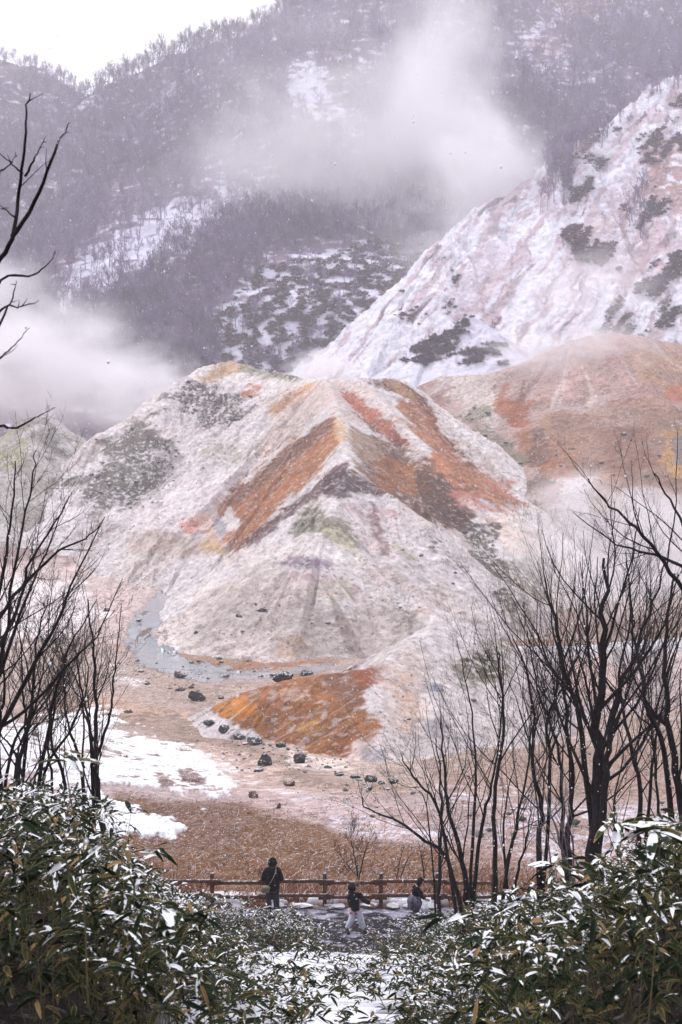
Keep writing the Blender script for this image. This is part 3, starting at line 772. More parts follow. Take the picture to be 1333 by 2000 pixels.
na = len(AZ)
ii, jj = np.meshgrid(np.arange(na - 1), np.arange(NR - 1), indexing='ij')
q0 = (ii * NR + jj).ravel(); quads = np.stack([q0, q0 + 1, q0 + NR + 1, q0 + NR], 1)[:, ::-1]
reg = fL.astype(int).copy()
reg[(fL == 0) & pth] = 20
reg[(fL == 0) & (fY > 60) & (SM > .5)] = 21
reg[(fL == 0) & (fY > 250)] = 22
fr = reg[q0]
VV = np.stack([fX, fY, fZ], 1)
NAMES = {0: 'ground', 20: 'footpath', 21: 'stream', 22: 'valley_land', HILLB: 'mineral_hill', HILLC: 'orange_hill', HILLD: 'rusty_hill', HILLL: 'pale_hill',
         CLIFF: 'cliff_mountain', KNOB: 'scrub_hill', MOUNT: 'wooded_mountain', FARM: 'distant_mountain'}
for r_, nm in NAMES.items():
    f = quads[fr == r_]
    if not len(f): continue
    ids = np.unique(f); mp = np.zeros(NV, np.int64); mp[ids] = np.arange(len(ids))
    me = mesh_np(nm, VV[ids] + (np.array([0, 0, .0]) if r_ != 21 else 0), mp[f], True, {'Col': CLP[ids], 'Fx': FX[ids]})
    mt = WATER if r_ == 21 else LAND_NEAR if r_ in (0, 20) else LAND_FAR if r_ in (22, CLIFF, KNOB, MOUNT, FARM) else LAND_MID
    tag(link(nm, me, None, mt), kind='structure')
# cap under the viewpoint, closing the fan at its centre
cv = [(float(VV[i * NR][0]), float(VV[i * NR][1]), float(VV[i * NR][2])) for i in range(na)]

# ------------------------------------------------------------------ bare trees and shrubs
BARK = mat('wet_bark', (.020, .016, .017), .8, (9, .5), spec=.06, bump=.01, bscale=30, snow=(.35, 14, 1.9))
BARK2 = mat('grey_bark', (.16, .14, .15), .85, (9, .4), bump=.01, bscale=30)
TWIG = mat('twig_bark', (.035, .026, .028), .8, (9, .4))

def tubes(name, paths, sides=6):
    "paths: list of (pts (n,3), radii (n)); ONE mesh"
    Vs, Fs, base = [], [], 0
    for pts, rad in paths:
        pts = np.asarray(pts, float); n = len(pts)
        k = sides if rad[0] > .012 else 4 if rad[0] > .006 else 3
        d = np.gradient(pts, axis=0); d /= np.linalg.norm(d, axis=1)[:, None] + 1e-9
        ref = np.array([0.31, 0.87, 0.1]) if abs(d[0][1]) < .85 else np.array([1., .1, .1])
        a = np.cross(d, ref); a /= np.linalg.norm(a, axis=1)[:, None] + 1e-9
        b = np.cross(d, a)
        th = np.linspace(0, 2 * np.pi, k, endpoint=False)
        ring = pts[:, None] + np.asarray(rad)[:, None, None] * (np.cos(th)[None, :, None] * a[:, None] + np.sin(th)[None, :, None] * b[:, None])
        Vs.append(ring.reshape(-1, 3))
        i, j = np.meshgrid(np.arange(n - 1), np.arange(k), indexing='ij')
        j2 = (j + 1) % k
        Fs.append(np.stack([base + i * k + j, base + i * k + j2, base + (i + 1) * k + j2, base + (i + 1) * k + j], -1).reshape(-1, 4))
        base += n * k
    return mesh_np(name, np.concatenate(Vs), np.concatenate(Fs), True)

def branch(R_, p, d, length, rad, up=.12, wob=.18, n=7, tip=.25):
    "a wandering tapered limb"
    pts = [np.array(p, float)]; d = np.array(d, float); d /= np.linalg.norm(d)
    for i in range(n):
        d = d + R_.normal(0, wob, 3) * .6 + np.array([0, 0, up]); d /= np.linalg.norm(d)
        pts.append(pts[-1] + d * length / n)
    rr = np.linspace(rad, rad * tip, n + 1)
    return np.array(pts), rr

def limbs(R_, pts, rad, level, maxlevel, out, dens=1.0, up=.12, spread=(25, 55), start=.25, lenf=.55, minr=.0022, wob=.18):
    L = np.linalg.norm(np.diff(pts, axis=0), axis=1).sum()
    k = max(2, int(dens * 1.08 * (3 + 3.2 * L ** .7)))
    if level >= maxlevel - 1: k = max(2, int(k * .8))
    for t in np.sort(R_.uniform(start, .97, k)):
        f = t * (len(pts) - 1); i = min(int(f), len(pts) - 2); g = f - i
        p = pts[i] * (1 - g) + pts[i + 1] * g
        ax = pts[i + 1] - pts[i]; ax = ax / np.linalg.norm(ax)
        r0 = rad[i] * (1 - g) + rad[i + 1] * g
        v = R_.normal(0, 1, 3); v -= ax * v.dot(ax); v /= np.linalg.norm(v)
        an = math.radians(R_.uniform(*spread))
        d = ax * math.cos(an) + v * math.sin(an)
        ln = L * lenf * (1.15 - t * .75) * R_.uniform(.6, 1.2)
        r = max(minr, r0 * R_.uniform(.28, .50))
        b = branch(R_, p, d, ln, r, up, wob, n=6 if ln > .5 else 4)
        out.append(b)
        if level + 1 < maxlevel and ln > .25:
            limbs(R_, b[0], b[1], level + 1, maxlevel, out, dens, up, spread, .2, lenf, minr, wob)

def spline(pts, n):
    pts = np.array(pts, float); m = len(pts)
    t = np.linspace(0, m - 1, n); out = []
    for q_ in t:
        i = min(int(q_), m - 2); f = q_ - i
        p0 = pts[max(i - 1, 0)]; p1 = pts[i]; p2 = pts[i + 1]; p3 = pts[min(i + 2, m - 1)]
        out.append(.5 * (2 * p1 + (p2 - p0) * f + (2 * p0 - 5 * p1 + 4 * p2 - p3) * f * f + (3 * p1 - p0 - 3 * p2 + p3) * f ** 3))
    return np.array(out)

def tree(name, label, trunks, seed, group=None, levels=3, dens=1.0, up=.14, spread=(22, 50), start=.25, lenf=.5, bark=None, minr=.0024, cat='tree', wob=.18):
    """trunks: [(Y, radius at the foot, [(u, v), ...] from the foot up)] traced stems at their own distance"""
    R_ = np.random.default_rng(seed)
    root = bpy.data.objects.new(name, None); COL.objects.link(root)
    tag(root, label, cat, group)
    tr, cr = [], []
    for Y, r0, uv in trunks:
        W = [np.array(P(u, v, Y + R_.uniform(-.3, .3) * (i > 0))) for i, (u, v) in enumerate(uv)]
        W[0][2] = min(W[0][2], ground(W[0][0], W[0][1]) - .05) if uv[0][1] > 1500 else W[0][2]
        pts = spline(W, 4 * len(W))
        pts[1:-1] += R_.normal(0, r0 * .25, pts[1:-1].shape)
        rad = r0 * .95 * (1 - np.linspace(0, 1, len(pts)) ** .8 * .86)
        tr.append((pts, rad))
        limbs(R_, pts, rad, 0, levels, cr, dens, up, spread, start, lenf, minr, wob)
    root.location = tr[0][0][0]
    off = tr[0][0][0]
    tr = [(p - off, r) for p, r in tr]; cr = [(p - off, r) for p, r in cr]
    link('trunk', tubes('trunk', tr, 9), root, bark or BARK)
    link('crown', tubes('crown', cr, 6), root, bark or BARK)
    return root

GR = 'bare trees standing on the slope at the right'
# right-hand group, from the tall double trunk outwards
tree('bare_tree', 'tallest bare tree with the thickest forked black trunk, among the right-hand trees',
     [(27, .205, [(1152,1800),(1160,1640),(1172,1480),(1178,1330),(1185,1190),(1180,1090)]),
      (27, .11, [(1158,1700),(1180,1560),(1192,1440),(1215,1330),(1262,1220),(1298,1100)]),
      (27.4, .09, [(1168,1620),(1140,1450),(1105,1320),(1080,1200),(1062,1120)])], 3, GR, dens=.95)
tree('bare_tree', 'bare tree with two near-parallel black stems just left of the tallest tree',
     [(28, .10, [(1112,1800),(1108,1660),(1118,1540),(1108,1420),(1096,1310),(1078,1200)]),
      (28.3, .07, [(1108,1700),(1098,1590),(1092,1470),(1050,1340),(1030,1230)])], 4, GR, dens=.8)
tree('bare_tree', 'bare tree at the right edge with a thick trunk curving up out of frame',
     [(24, .13, [(1345,1800),(1338,1640),(1322,1500),(1306,1380),(1300,1250),(1318,1120)]),
      (24.2, .08, [(1335,1640),(1300,1480),(1262,1370),(1240,1250),(1235,1180)])], 5, GR, dens=.8)
tree('bare_tree', 'slender leaning bare tree between the tallest tree and the right edge trunk',
     [(29, .085, [(1255,1790),(1246,1650),(1250,1540),(1225,1430),(1210,1320),(1232,1200),(1225,1090)]),
      (29, .06, [(1248,1620),(1275,1500),(1290,1400),(1312,1300)])], 6, GR, dens=.8)
tree('bare_tree', 'bare tree with many stems fanning from one foot at the right end of the fence',
     [(27, .10, [(935,1880),(915,1760),(905,1680),(880,1590),(868,1500),(862,1400)]),
      (27, .065, [(918,1770),(880,1690),(830,1640),(770,1600),(715,1580),(708,1556)]),
      (27.2, .06, [(912,1730),(940,1620),(960,1540),(975,1440),(985,1300)]),
      (26.8, .05, [(908,1700),(860,1600),(820,1530),(790,1490),(783,1470)]),
      (27.1, .05, [(915,1740),(925,1600),(930,1480),(915,1360),(893,1250)])], 7, GR, dens=.75)
tree('bare_tree', 'straight thin bare tree whose trunk crosses the fence beside the leaning person',
     [(33, .075, [(860,1830),(858,1720),(862,1600),(860,1500),(850,1440)]),
      (33, .04, [(859,1660),(835,1590),(812,1540)])], 8, GR, dens=.7)
tree('bare_tree', 'bare tree with a tall smooth grey-brown stem left of the double-stemmed tree',
     [(29, .085, [(962,1830),(968,1700),(966,1560),(985,1420),(975,1300),(970,1262)]),
      (29, .06, [(965,1760),(1000,1650),(1020,1560),(1035,1450),(1040,1340)])], 9, GR, dens=.75)
tree('bare_tree', 'bare tree with a crooked trunk bending left, between the double-stemmed and the smooth-stemmed tree',
     [(28, .09, [(1065,1800),(1052,1680),(1060,1580),(1040,1500),(1045,1400),(1025,1300),(1000,1240)]),
      (28.3, .06, [(1058,1620),(1075,1520),(1072,1400),(1130,1280),(1125,1180)])], 10, GR, dens=.8)
tree('bare_tree', 'pale grey bare dead shrub with bleached forking branches among the dark trunks',
     [(24, .05, [(1130,1800),(1118,1720),(1098,1660),(1080,1600),(1062,1550),(1045,1490)]),
      (24, .035, [(1116,1720),(1120,1660),(1110,1610),(1112,1570)]),
      (24.1, .03, [(1100,1670),(1070,1640),(1052,1600)])], 12, GR, levels=3, dens=.7, bark=BARK2)
tree('bare_tree', 'tree with long arching boughs reaching in from the right edge above the others',
     [(20, .065, [(1420,1500),(1390,1300),(1350,1180),(1290,1090),(1230,1020),(1180,975),(1150,935)]),
      (20.2, .05, [(1400,1350),(1370,1150),(1340,1040),(1300,960),(1275,920)]),
      (20.4, .045, [(1395,1250),(1350,1120),(1270,1080),(1200,1060),(1120,1000)])], 13, GR, levels=3, dens=.6, up=.06, spread=(15, 40), lenf=.42)
tree('bare_tree', 'thin young bare tree directly left of the right edge trunk, dividing low down',
     [(31, .065, [(1300,1800),(1296,1660),(1285,1560),(1275,1450),(1268,1330),(1280,1210)]),
      (31, .05, [(1205,1800),(1208,1680),(1200,1560),(1218,1450),(1150,1330)])], 14, GR, dens=.75)
tree('bare_tree', 'low bare bush tree rising over the bamboo between the fence end and the dark trunks',
     [(30, .06, [(1000,1810),(1008,1720),(1030,1640),(1040,1560)]),
      (30, .05, [(1004,1760),(985,1660),(990,1560),(1010,1480)])], 15, GR, dens=.8)
GL = 'bare trees standing on the slope at the left'
tree('bare_tree', 'slim black bare tree standing alone in front of the snow bank at the left',
     [(22, .085, [(215,1760),(212,1680),(196,1590),(188,1500),(190,1420),(186,1340),(180,1250),(172,1170)]),
      (22, .045, [(190,1560),(178,1460),(165,1380),(150,1290),(140,1210)]),
      (22, .035, [(188,1480),(215,1400),(222,1330),(230,1260),(238,1180)])], 21, GL, dens=.85, levels=3, lenf=.34, spread=(18, 45))
tree('bare_tree', 'thin crooked bare tree just left of the lone slim tree in front of the snow',
     [(23, .045, [(190,1720),(188,1660),(172,1570),(160,1490),(165,1400),(150,1330),(120,1270)]),
      (23, .03, [(165,1500),(140,1440),(110,1400)])], 22, GL, dens=.6, lenf=.35)
tree('bare_tree', 'wide bare tree at the left edge with many long boughs sweeping up to the right',
     [(15, .040, [(-60,1620),(-20,1450),(10,1250),(30,1100),(60,960),(70,880)]),
      (15, .040, [(-30,1480),(50,1330),(110,1220),(150,1120),(205,1010)]),
      (15.3, .030, [(-30,1440),(60,1380),(140,1290),(190,1240),(240,1130)]),
      (15.2, .030, [(-10,1350),(40,1200),(90,1080),(130,975)])], 23, GL, dens=1.25, up=.1, spread=(15, 45), lenf=.34)
tree('bare_tree', 'dense bare thicket tree behind the far left bamboo, its thin stems crossing each other',
     [(17, .05, [(30,1640),(35,1520),(60,1400),(70,1280),(95,1170)]),
      (17, .045, [(20,1600),(0,1450),(10,1330),(0,1200)]),
      (17.2, .04, [(40,1560),(90,1450),(110,1350),(140,1260),(190,1170)]),
      (17.4, .04, [(10,1560),(50,1480),(45,1350),(40,1220)])], 24, GL, dens=1.25, up=.1, lenf=.42)
tree('bare_tree', 'bare tree with drooping dark catkin clusters at the left, behind the sweeping boughs',
     [(19, .06, [(-80,1500),(-30,1300),(0,1150),(20,1020),(30,900)]),
      (19, .04, [(-40,1330),(30,1200),(60,1100),(120,1000),(140,960)]),
      (19.2, .04, [(-30,1250),(40,1150),(110,1080),(170,1050),(200,1020)])], 25, GL, dens=1.0, up=.06, spread=(20, 50), lenf=.36)
tree('bare_tree', 'small reddish bare shrub tree half hidden low at the left edge',
     [(26, .05, [(100,1640),(105,1560),(95,1470),(100,1400),(92,1330)]),
      (26, .04, [(60,1640),(64,1560),(80,1480),(70,1400)])], 26, GL, dens=.8, lenf=.4)
tree('bare_tree', 'lowest tangled bare tree at the left edge, just above the snowy bamboo leaves',
     [(18, .04, [(130,1650),(128,1540),(100,1440),(110,1350),(80,1270)]),
      (18, .035, [(60,1640),(85,1520),(140,1420),(170,1340),(165,1240)]),
      (18.2, .035, [(-20,1600),(20,1480),(60,1390),(50,1290),(20,1180)]),
      (18.2, .03, [(90,1600),(40,1500),(0,1430),(-20,1350)])], 27, GL, dens=1.2, up=.1, lenf=.42)
tree('bare_tree', 'fine-twigged bare tree at the left in front of the pale valley floor beyond',
     [(20, .035, [(165,1660),(160,1520),(130,1400),(125,1300),(110,1200)]),
      (20, .03, [(40,1640),(30,1500),(70,1380),(95,1260),(140,1180)])], 28, GL, dens=1.2, up=.1, lenf=.42)
# the near bough with long bare twigs against the mountain, upper left
tree('bare_tree', 'close black bare tree with long upright twigs reaching in at the upper left',
     [(6.2, .020, [(-140,1000),(-60,720),(-10,530),(26,460),(38,380),(48,290),(52,220),(60,182)]),
      (6.2, .013, [(24,462),(75,380),(108,290),(128,258),(137,240)]),
      (6.3, .012, [(-60,720),(0,553),(60,540),(95,515),(109,490)]),
      (6.25, .011, [(-90,820),(0,632),(25,580),(32,548)]),
      (6.3, .011, [(-60,700),(0,605),(40,600),(76,586)]),
      (6.2, .009, [(50,343),(65,315),(78,290),(90,267)]),
      (6.2, .008, [(44,338),(20,318),(-5,294)]), (6.2, .008, [(-4,340),(18,322),(34,302)]),
      (6.2, .008, [(30,424),(10,408),(-8,392)]),
      (6.4, .012, [(-120,900),(-30,720),(0,700),(30,672),(58,640)]),
      (6.4, .013, [(-130,950),(-20,840),(30,835),(70,815),(105,796)])], 31, None, levels=1, dens=.35, up=.05, spread=(20, 40), lenf=.12, minr=.0035)
GF = 'saplings rising from the dry grass behind the fence'
tree('sapling', 'small grey-brown bare sapling with a fan of fine twigs behind the middle of the fence',
     [(41, .05, [(706,1760),(700,1715),(696,1690),(688,1650),(684,1628)]), (41, .035, [(699,1705),(712,1670),(722,1640)])], 41, GF, dens=1.1, lenf=.6, levels=3, minr=.006)
tree('sapling', 'thin leaning sapling with one side twig behind the right part of the fence',
     [(41, .04, [(770,1760),(775,1715),(782,1680),(790,1650)]), (41, .025, [(777,1700),(800,1672),(820,1668)])], 42, GF, dens=.6, lenf=.4, levels=2, minr=.006)
tree('sapling', 'low bare sapling right of the fence beside the big shrub',
     [(42, .04, [(830,1750),(828,1700),(822,1665),(818,1640)])], 43, GF, dens=.8, lenf=.5, levels=2, minr=.006)

# ------------------------------------------------------------------ dwarf bamboo
def leaf_material():
    m = bpy.data.materials.new('bamboo_leaf'); m.use_nodes = True
    n = m.node_tree; L = n.links.new; b = n.nodes['Principled BSDF']
    b.inputs['Roughness'].default_value = .55; b.inputs['Specular IOR Level'].default_value = .06
    at = n.nodes.new('ShaderNodeAttribute'); at.attribute_name = 'Leaf'      # across, along, random
    se = n.nodes.new('ShaderNodeSeparateColor'); L(at.outputs['Color'], se.inputs[0])
    tc = n.nodes.new('ShaderNodeTexCoord')
    def noise(sc, det=2):
        t = n.nodes.new('ShaderNodeTexNoise'); t.inputs['Scale'].default_value = sc; t.inputs['Detail'].default_value = det
        L(tc.outputs['Object'], t.inputs['Vector']); return t.outputs[0]
    def ramp(x, pts):
        r = n.nodes.new('ShaderNodeValToRGB'); e = r.color_ramp.elements
        e[0].position, e[0].color = pts[0][0], (*pts[0][1], 1); e[1].position, e[1].color = pts[-1][0], (*pts[-1][1], 1)
        for p_, c in pts[1:-1]:
            q_ = e.new(p_); q_.color = (*c, 1)
        L(x, r.inputs[0]); return r.outputs[0]
    def mr(x, a, b_, c=0, d=1):
        r = n.nodes.new('ShaderNodeMapRange')
        for q_, v_ in zip((1, 2, 3, 4), (a, b_, c, d)): r.inputs[q_].default_value = v_
        L(x, r.inputs[0]); return r.outputs[0]
    def mth(op, x, y):
        q_ = n.nodes.new('ShaderNodeMath'); q_.operation = op
        for i_, v_ in enumerate((x, y)):
            if isinstance(v_, (int, float)): q_.inputs[i_].default_value = v_
            else: L(v_, q_.inputs[i_])
        return q_.outputs[0]
    green = ramp(se.outputs[2], [(0, (.006, .013, .006)), (.5, (.012, .023, .009)), (.74, (.026, .038, .014)), (.86, (.095, .078, .032)), (1, (.28, .17, .08))])
    # dry straw-coloured margin and tip
    edge = mr(mth('ADD', se.outputs[0], mth('MULTIPLY', noise(9), .5)), 1.04, 1.22)
    tip = mr(mth('ADD', se.outputs[1], mth('MULTIPLY', noise(14), .3)), 1.03, 1.15)
    dry = mth('MULTIPLY', mth('MAXIMUM', edge, tip), mr(se.outputs[2], .35, .75, .1, 1))
    m1 = n.nodes.new('ShaderNodeMix'); m1.data_type = 'RGBA'
    L(dry, m1.inputs[0]); L(green, m1.inputs[6]); m1.inputs[7].default_value = (.36, .24, .10, 1)
    # snow caught on the upper side
    g = n.nodes.new('ShaderNodeNewGeometry'); sx = n.nodes.new('ShaderNodeSeparateXYZ'); L(g.outputs['True Normal'], sx.inputs[0])
    upn = mth('ABSOLUTE', sx.outputs[2], 0)
    s = mth('ADD', mth('MULTIPLY', noise(11, 4), 1.5), mth('MULTIPLY', upn, .62))
    tp = n.nodes.new('ShaderNodeAttribute'); tp.attribute_name = 'Top'
    s = mth('ADD', s, mr(tp.outputs['Fac'], .25, .95, -.42, .04))
    s = mth('ADD', s, mth('MULTIPLY', mth('FRACT', mth('MULTIPLY', se.outputs[2], 7.3), 0), .42))
    sn = mr(s, 1.575, 1.615, 0, .95)
    m2 = n.nodes.new('ShaderNodeMix'); m2.data_type = 'RGBA'
    L(sn, m2.inputs[0]); L(m1.outputs[2], m2.inputs[6]); m2.inputs[7].default_value = (.78, .79, .83, 1)
    L(m2.outputs[2], b.inputs['Base Color'])
    return m
LEAF = leaf_material()
CULM = mat('bamboo_culm', (.10, .085, .035), .6, (14, .4))

def leaf(R_, p, d, L_, W_, droop, rnd):
    "one lance-shaped blade: folded along the midrib, drooping to its tip"
    d = np.array(d, float); d /= np.linalg.norm(d)
    side = np.cross(d, [0, 0, 1.0]); side /= np.linalg.norm(side) + 1e-9
    roll = R_.normal(0, .45)
    nrm = np.cross(side, d); side = side * math.cos(roll) + nrm * math.sin(roll); nrm = np.cross(side, d)
    prof = [0.10, .72, 1.0, .86, .50, .02]; ts = [0, .16, .40, .64, .85, 1.0]
    V, C, Fc = [], [], []
    q_ = np.array(p, float); last = 0
    for i, (t, w_) in enumerate(zip(ts, prof)):
        dd = d + np.array([0, 0, -droop * t * 1.4]); dd /= np.linalg.norm(dd)
        q_ = q_ + dd * (t - last) * L_; last = t
        w2_ = w_ * W_ / 2
        V += [q_ - side * w2_ + nrm * w2_ * .28, q_, q_ + side * w2_ + nrm * w2_ * .28]
        C += [(1, t, rnd), (0, t, rnd), (1, t, rnd)]
    for i in range(5):
        a = i * 3
        Fc += [(a, a + 1, a + 4, a + 3), (a + 1, a + 2, a + 5, a + 4)]
    return V, C, Fc

def bamboo_plant(seed, h, nculm, nleaf, lsz, spreadr=.18):
    R_ = np.random.default_rng(seed)
    V, C, Fc, st = [], [], [], []
    def add(l):
        b0 = len(V); V.extend(l[0]); C.extend(l[1]); Fc.extend([tuple(b0 + k for k in f) for f in l[2]])
    for c in range(max(3, nculm - 1)):
        a = R_.uniform(0, 6.28); rr = R_.uniform(0, spreadr)
        p = np.array([math.cos(a) * rr, math.sin(a) * rr, -.1])
        hh = h * R_.uniform(.72, 1.0)
        lean = np.array([math.cos(a), math.sin(a), 0]) * R_.uniform(.05, .35)
        b = branch(R_, p, np.array([0, 0, 1.0]) + lean, hh + .1, .005, -.02, .05, 6, .5)
        st.append(b)
        for s_ in range(int(R_.integers(4, 7))):
            t = 1.0 if s_ == 0 else R_.uniform(.08, .97)
            f = t * 6; i = min(int(f), 5); pp = b[0][i] + (b[0][i + 1] - b[0][i]) * (f - i)
            a0 = R_.uniform(0, 6.28)
            if s_:
                tw = branch(R_, pp, [math.cos(a0), math.sin(a0), .9], .22 * R_.uniform(.6, 1.3), .003, 0, .1, 3, .6)
                st.append(tw); pp = tw[0][-1]
            nl = max(3, int(nleaf * R_.uniform(.7, 1.2)))
            for k in range(nl):
                a1 = a0 + (k - nl / 2) * R_.uniform(.5, 1.0) + R_.normal(0, .3)
                el = R_.uniform(-.35, .75)
                d = [math.cos(a1) * math.cos(el), math.sin(a1) * math.cos(el), math.sin(el)]
                add(leaf(R_, pp + R_.normal(0, .02, 3), d, lsz * R_.uniform(.65, 1.2), lsz * R_.uniform(.17, .24), R_.uniform(.15, .75), min(1, R_.beta(1.3, 1.5))))
    return np.array(V), np.array(C), np.array(Fc), st

PROTO = []
for s_, (h, nc, nl, ls) in enumerate([(1.5, 5, 6, .19), (1.3, 5, 7, .17), (1.7, 5, 7, .20), (1.0, 6, 6, .16), (1.1, 5, 6, .17), (.75, 5, 6, .15), (.65, 5, 5, .15), (.85, 4, 6, .17)]):
    V_, C_l, F_, st_ = bamboo_plant(100 + s_, h, nc, nl, ls)
    tp_ = np.repeat((V_[:, 2:3].reshape(-1, 18).max(1) / h), 18)[:, None] * np.ones((1, 3)) * (.70 if h < .9 else 1.0); lm = mesh_np('leaves', V_, F_, False, {'Leaf': C_l, 'Top': tp_}); lm.materials.append(LEAF)
    cm = tubes('culms', st_, 4); cm.materials.append(CULM)
    PROTO.append((h, lm, cm, V_, C_l, F_, tp_))
TOPU = [-200, 0, 60, 110, 180, 250, 300, 340, 400, 470, 540, 600, 660, 720, 780, 850, 900, 950, 1010, 1050, 1100, 1150, 1200, 1260, 1333, 1500]
TOPV = [1500, 1515, 1510, 1535, 1610, 1690, 1715, 1730, 1752, 1745, 1752, 1800, 1842, 1846, 1800, 1775, 1768, 1760, 1752, 1742, 1732, 1715, 1692, 1652, 1600, 1540]
spots = []
R_ = np.random.default_rng(77)
for _ in range(9000):
    Y = 6.3 + (33.5 - 6.3) * R_.uniform() ** .8
    tx = R_.uniform(-.40, .40)
    x = tx * Y; u = 666.5 + F * tx
    # thick on both banks, open with snow showing in the middle
    cl_ = float(pn(np.array([x / 1.5]), np.array([Y / 2.4]), 85)[0])
    dens = .32 * float(smooth(.12, .36, cl_)) + .95 * smooth(.07, .15, abs(tx + .01)) + .9 * smooth(30, 32, Y) * (abs(tx) < .2)
    if R_.uniform() > dens: continue
    if any((x - a) ** 2 + (Y - b) ** 2 < (.26 + .008 * Y) ** 2 for a, b, *_ in spots[-900:]): continue
    spots.append((x, Y, u, tx))
    if len(spots) > 2300: break
gz = ground_n([s[0] for s in spots], [s[1] for s in spots])
good = []
for (x, Y, u, tx), zg in zip(spots, gz):
    tv = np.interp(u, TOPU, TOPV) + abs(R_.normal(0, 55)) + 8 / (Y / 6)
    zt = P(u, tv, Y).z
    h = zt - zg
    lim = R_.uniform(1.2, 2.0) if abs(tx) > .13 else R_.uniform(.4, .8)
    if Y > 28: lim = R_.uniform(1.2, 2.2)
    if h < .32: continue
    h = min(h, lim)
    if P(u, 2060, Y).z > zg + h * 1.1: continue
    good.append((x, Y, zg, h, u))
for u, tv, Y in [(452,1752,33.2),(468,1760,33.6),(486,1752,33.0),(500,1764,33.7),(514,1770,33.1),(530,1776,33.6),(545,1768,33.0),(560,1772,33.6),(575,1782,33.2),(592,1790,33.6),(605,1800,33.0),
                 (425,1750,33.4),(440,1758,32.6),(478,1775,32.2),(520,1785,32.2),(552,1790,32.3),(600,1812,32.2),(640,1832,33.4),(760,1822,33.0),(778,1808,33.5),(795,1800,33.1),(812,1796,33.6),(830,1790,33.2),
                 (848,1788,33.7),(790,1815,32.2),(826,1800,32.3),(865,1780,33.3),(880,1778,33.7),(735,1832,33.3),(900,1772,33.2)]:
    a = P(u, tv, Y); zg = ground(a.x, Y); good.append((a.x, Y, zg, a.z - zg, u))
good.sort(key=lambda s: s[1] / s[3])
print('bamboo', len(spots), len(good))
def pick(h):
    c = [p for p in PROTO if .6 < h / p[0] < 1.35] or [PROTO[0] if h > 1 else PROTO[5]]
    return c[R_.integers(len(c))]
BL = 'dwarf bamboo plants in the foreground thicket'
for x, Y, zg, h, u in good[:290]:
    p = pick(h)
    r = link('dwarf_bamboo', None); r.location = (x, Y, zg)
    r.rotation_euler = (R_.normal(0, .08), R_.normal(0, .08), R_.uniform(0, 6.28))
    s_ = h / p[0]; r.scale = ((s_ ** .6 if s_ < 1 else s_ ** .7) * (.8 if Y < 12 else 1),) * 2 + (s_,)
    tall_ = 'knee-high' if h < .7 else 'waist-high' if h < 1.2 else 'tall'
    row = 'in the front row' if Y < 10 else 'in the middle rows' if Y < 18 else 'in the back rows'
    if Y > 15 and 420 < u < 900: la = tall_ + ' dwarf bamboo plant standing in the open snow at bottom ' + ('left of centre' if u < 600 else 'centre' if u < 740 else 'right of centre')
    else: la = tall_ + ' dwarf bamboo ' + row + (' at the left edge' if u < 150 else ' in the middle of the left thicket' if u < 330 else ' on the inner side of the left thicket' if u < 666 else
          ' on the inner side of the right thicket' if u < 1000 else ' in the middle of the right thicket' if u < 1180 else ' at the right edge')
    tag(r, la, 'dwarf bamboo', BL)
    link('leaves', p[1], r); link('culms', p[2], r)
def pack(pl):
    "the many plants further off, as one mass"
    Vs, Cs, Fs, Ts, b0 = [], [], [], [], 0
    for x, Y, zg, h, u in pl:
        p = pick(h); a = R_.uniform(0, 6.28); s_ = h / p[0]; sx = s_ ** .5 if s_ < 1 else s_ ** .7
        V = p[3] * [sx, sx, s_]
        V = np.stack([V[:, 0] * math.cos(a) - V[:, 1] * math.sin(a) + x, V[:, 0] * math.sin(a) + V[:, 1] * math.cos(a) + Y, V[:, 2] + zg], 1)
        Vs.append(V); Cs.append(p[4]); Ts.append(p[6]); Fs.append(p[5] + b0); b0 += len(V)
    return np.concatenate(Vs), np.concatenate(Cs), np.concatenate(Fs), np.concatenate(Ts)
V_, C_l, F_, T_ = pack(good[290:])
tag(link('bamboo_undergrowth', mesh_np('bamboo_undergrowth', V_, F_, False, {'Leaf': C_l, 'Top': T_}), None, LEAF), kind='stuff')
# three tall near stems that stand clear of the thicket
def tall(u, v, Y, h, seed, label, nl=7, ls=.24):
    V, C, Fc, st = [], [], [], []
    Rr = np.random.default_rng(seed)
    top = np.array(P(u, v, Y)); foot = top + [Rr.uniform(-.15, .15), Rr.uniform(-.1, .1), -h]
    st.append((spline([foot, (foot + top) / 2 + [.03, 0, .04], top], 8), np.linspace(.006, .003, 8)))
    for k in range(nl):
        a1 = 6.28 * k / nl + Rr.normal(0, .3); el = Rr.uniform(-.2, .5)
        l = leaf(Rr, top + Rr.normal(0, .015, 3), [math.cos(a1) * math.cos(el), math.sin(a1) * math.cos(el), math.sin(el)], ls * Rr.uniform(.7, 1.2), ls * .2, Rr.uniform(.2, .6), Rr.uniform(.3, .85))
        b0 = len(V); V.extend(l[0]); C.extend(l[1]); Fc.extend([tuple(b0 + k_ for k_ in f) for f in l[2]])
    r = link('dwarf_bamboo', None); r.location = foot
    tag(r, label, 'dwarf bamboo', BL)
    lv = link('leaves', mesh_np('leaves', np.array(V) - foot, np.array(Fc), False, {'Leaf': np.array(C), 'Top': np.ones((len(V), 3)) * .9}), r, LEAF)
    link('culms', tubes('culms', [(a - foot, b) for a, b in st], 5), r, CULM)
tall(125, 1478, 6.0, 1.3, 5, 'tall dwarf bamboo stem whose leaf spray stands clear against the snow bank at the left', 8, .25)
tall(318, 1768, 8.0, 1.3, 6, 'dwarf bamboo stem with broad upright half-dry leaves at the right edge of the left thicket', 7, .34)
tall(415, 1890, 7.5, 1.0, 7, 'arching dwarf bamboo stem with one long yellow-edged leaf over the snow, left of centre', 4, .42)
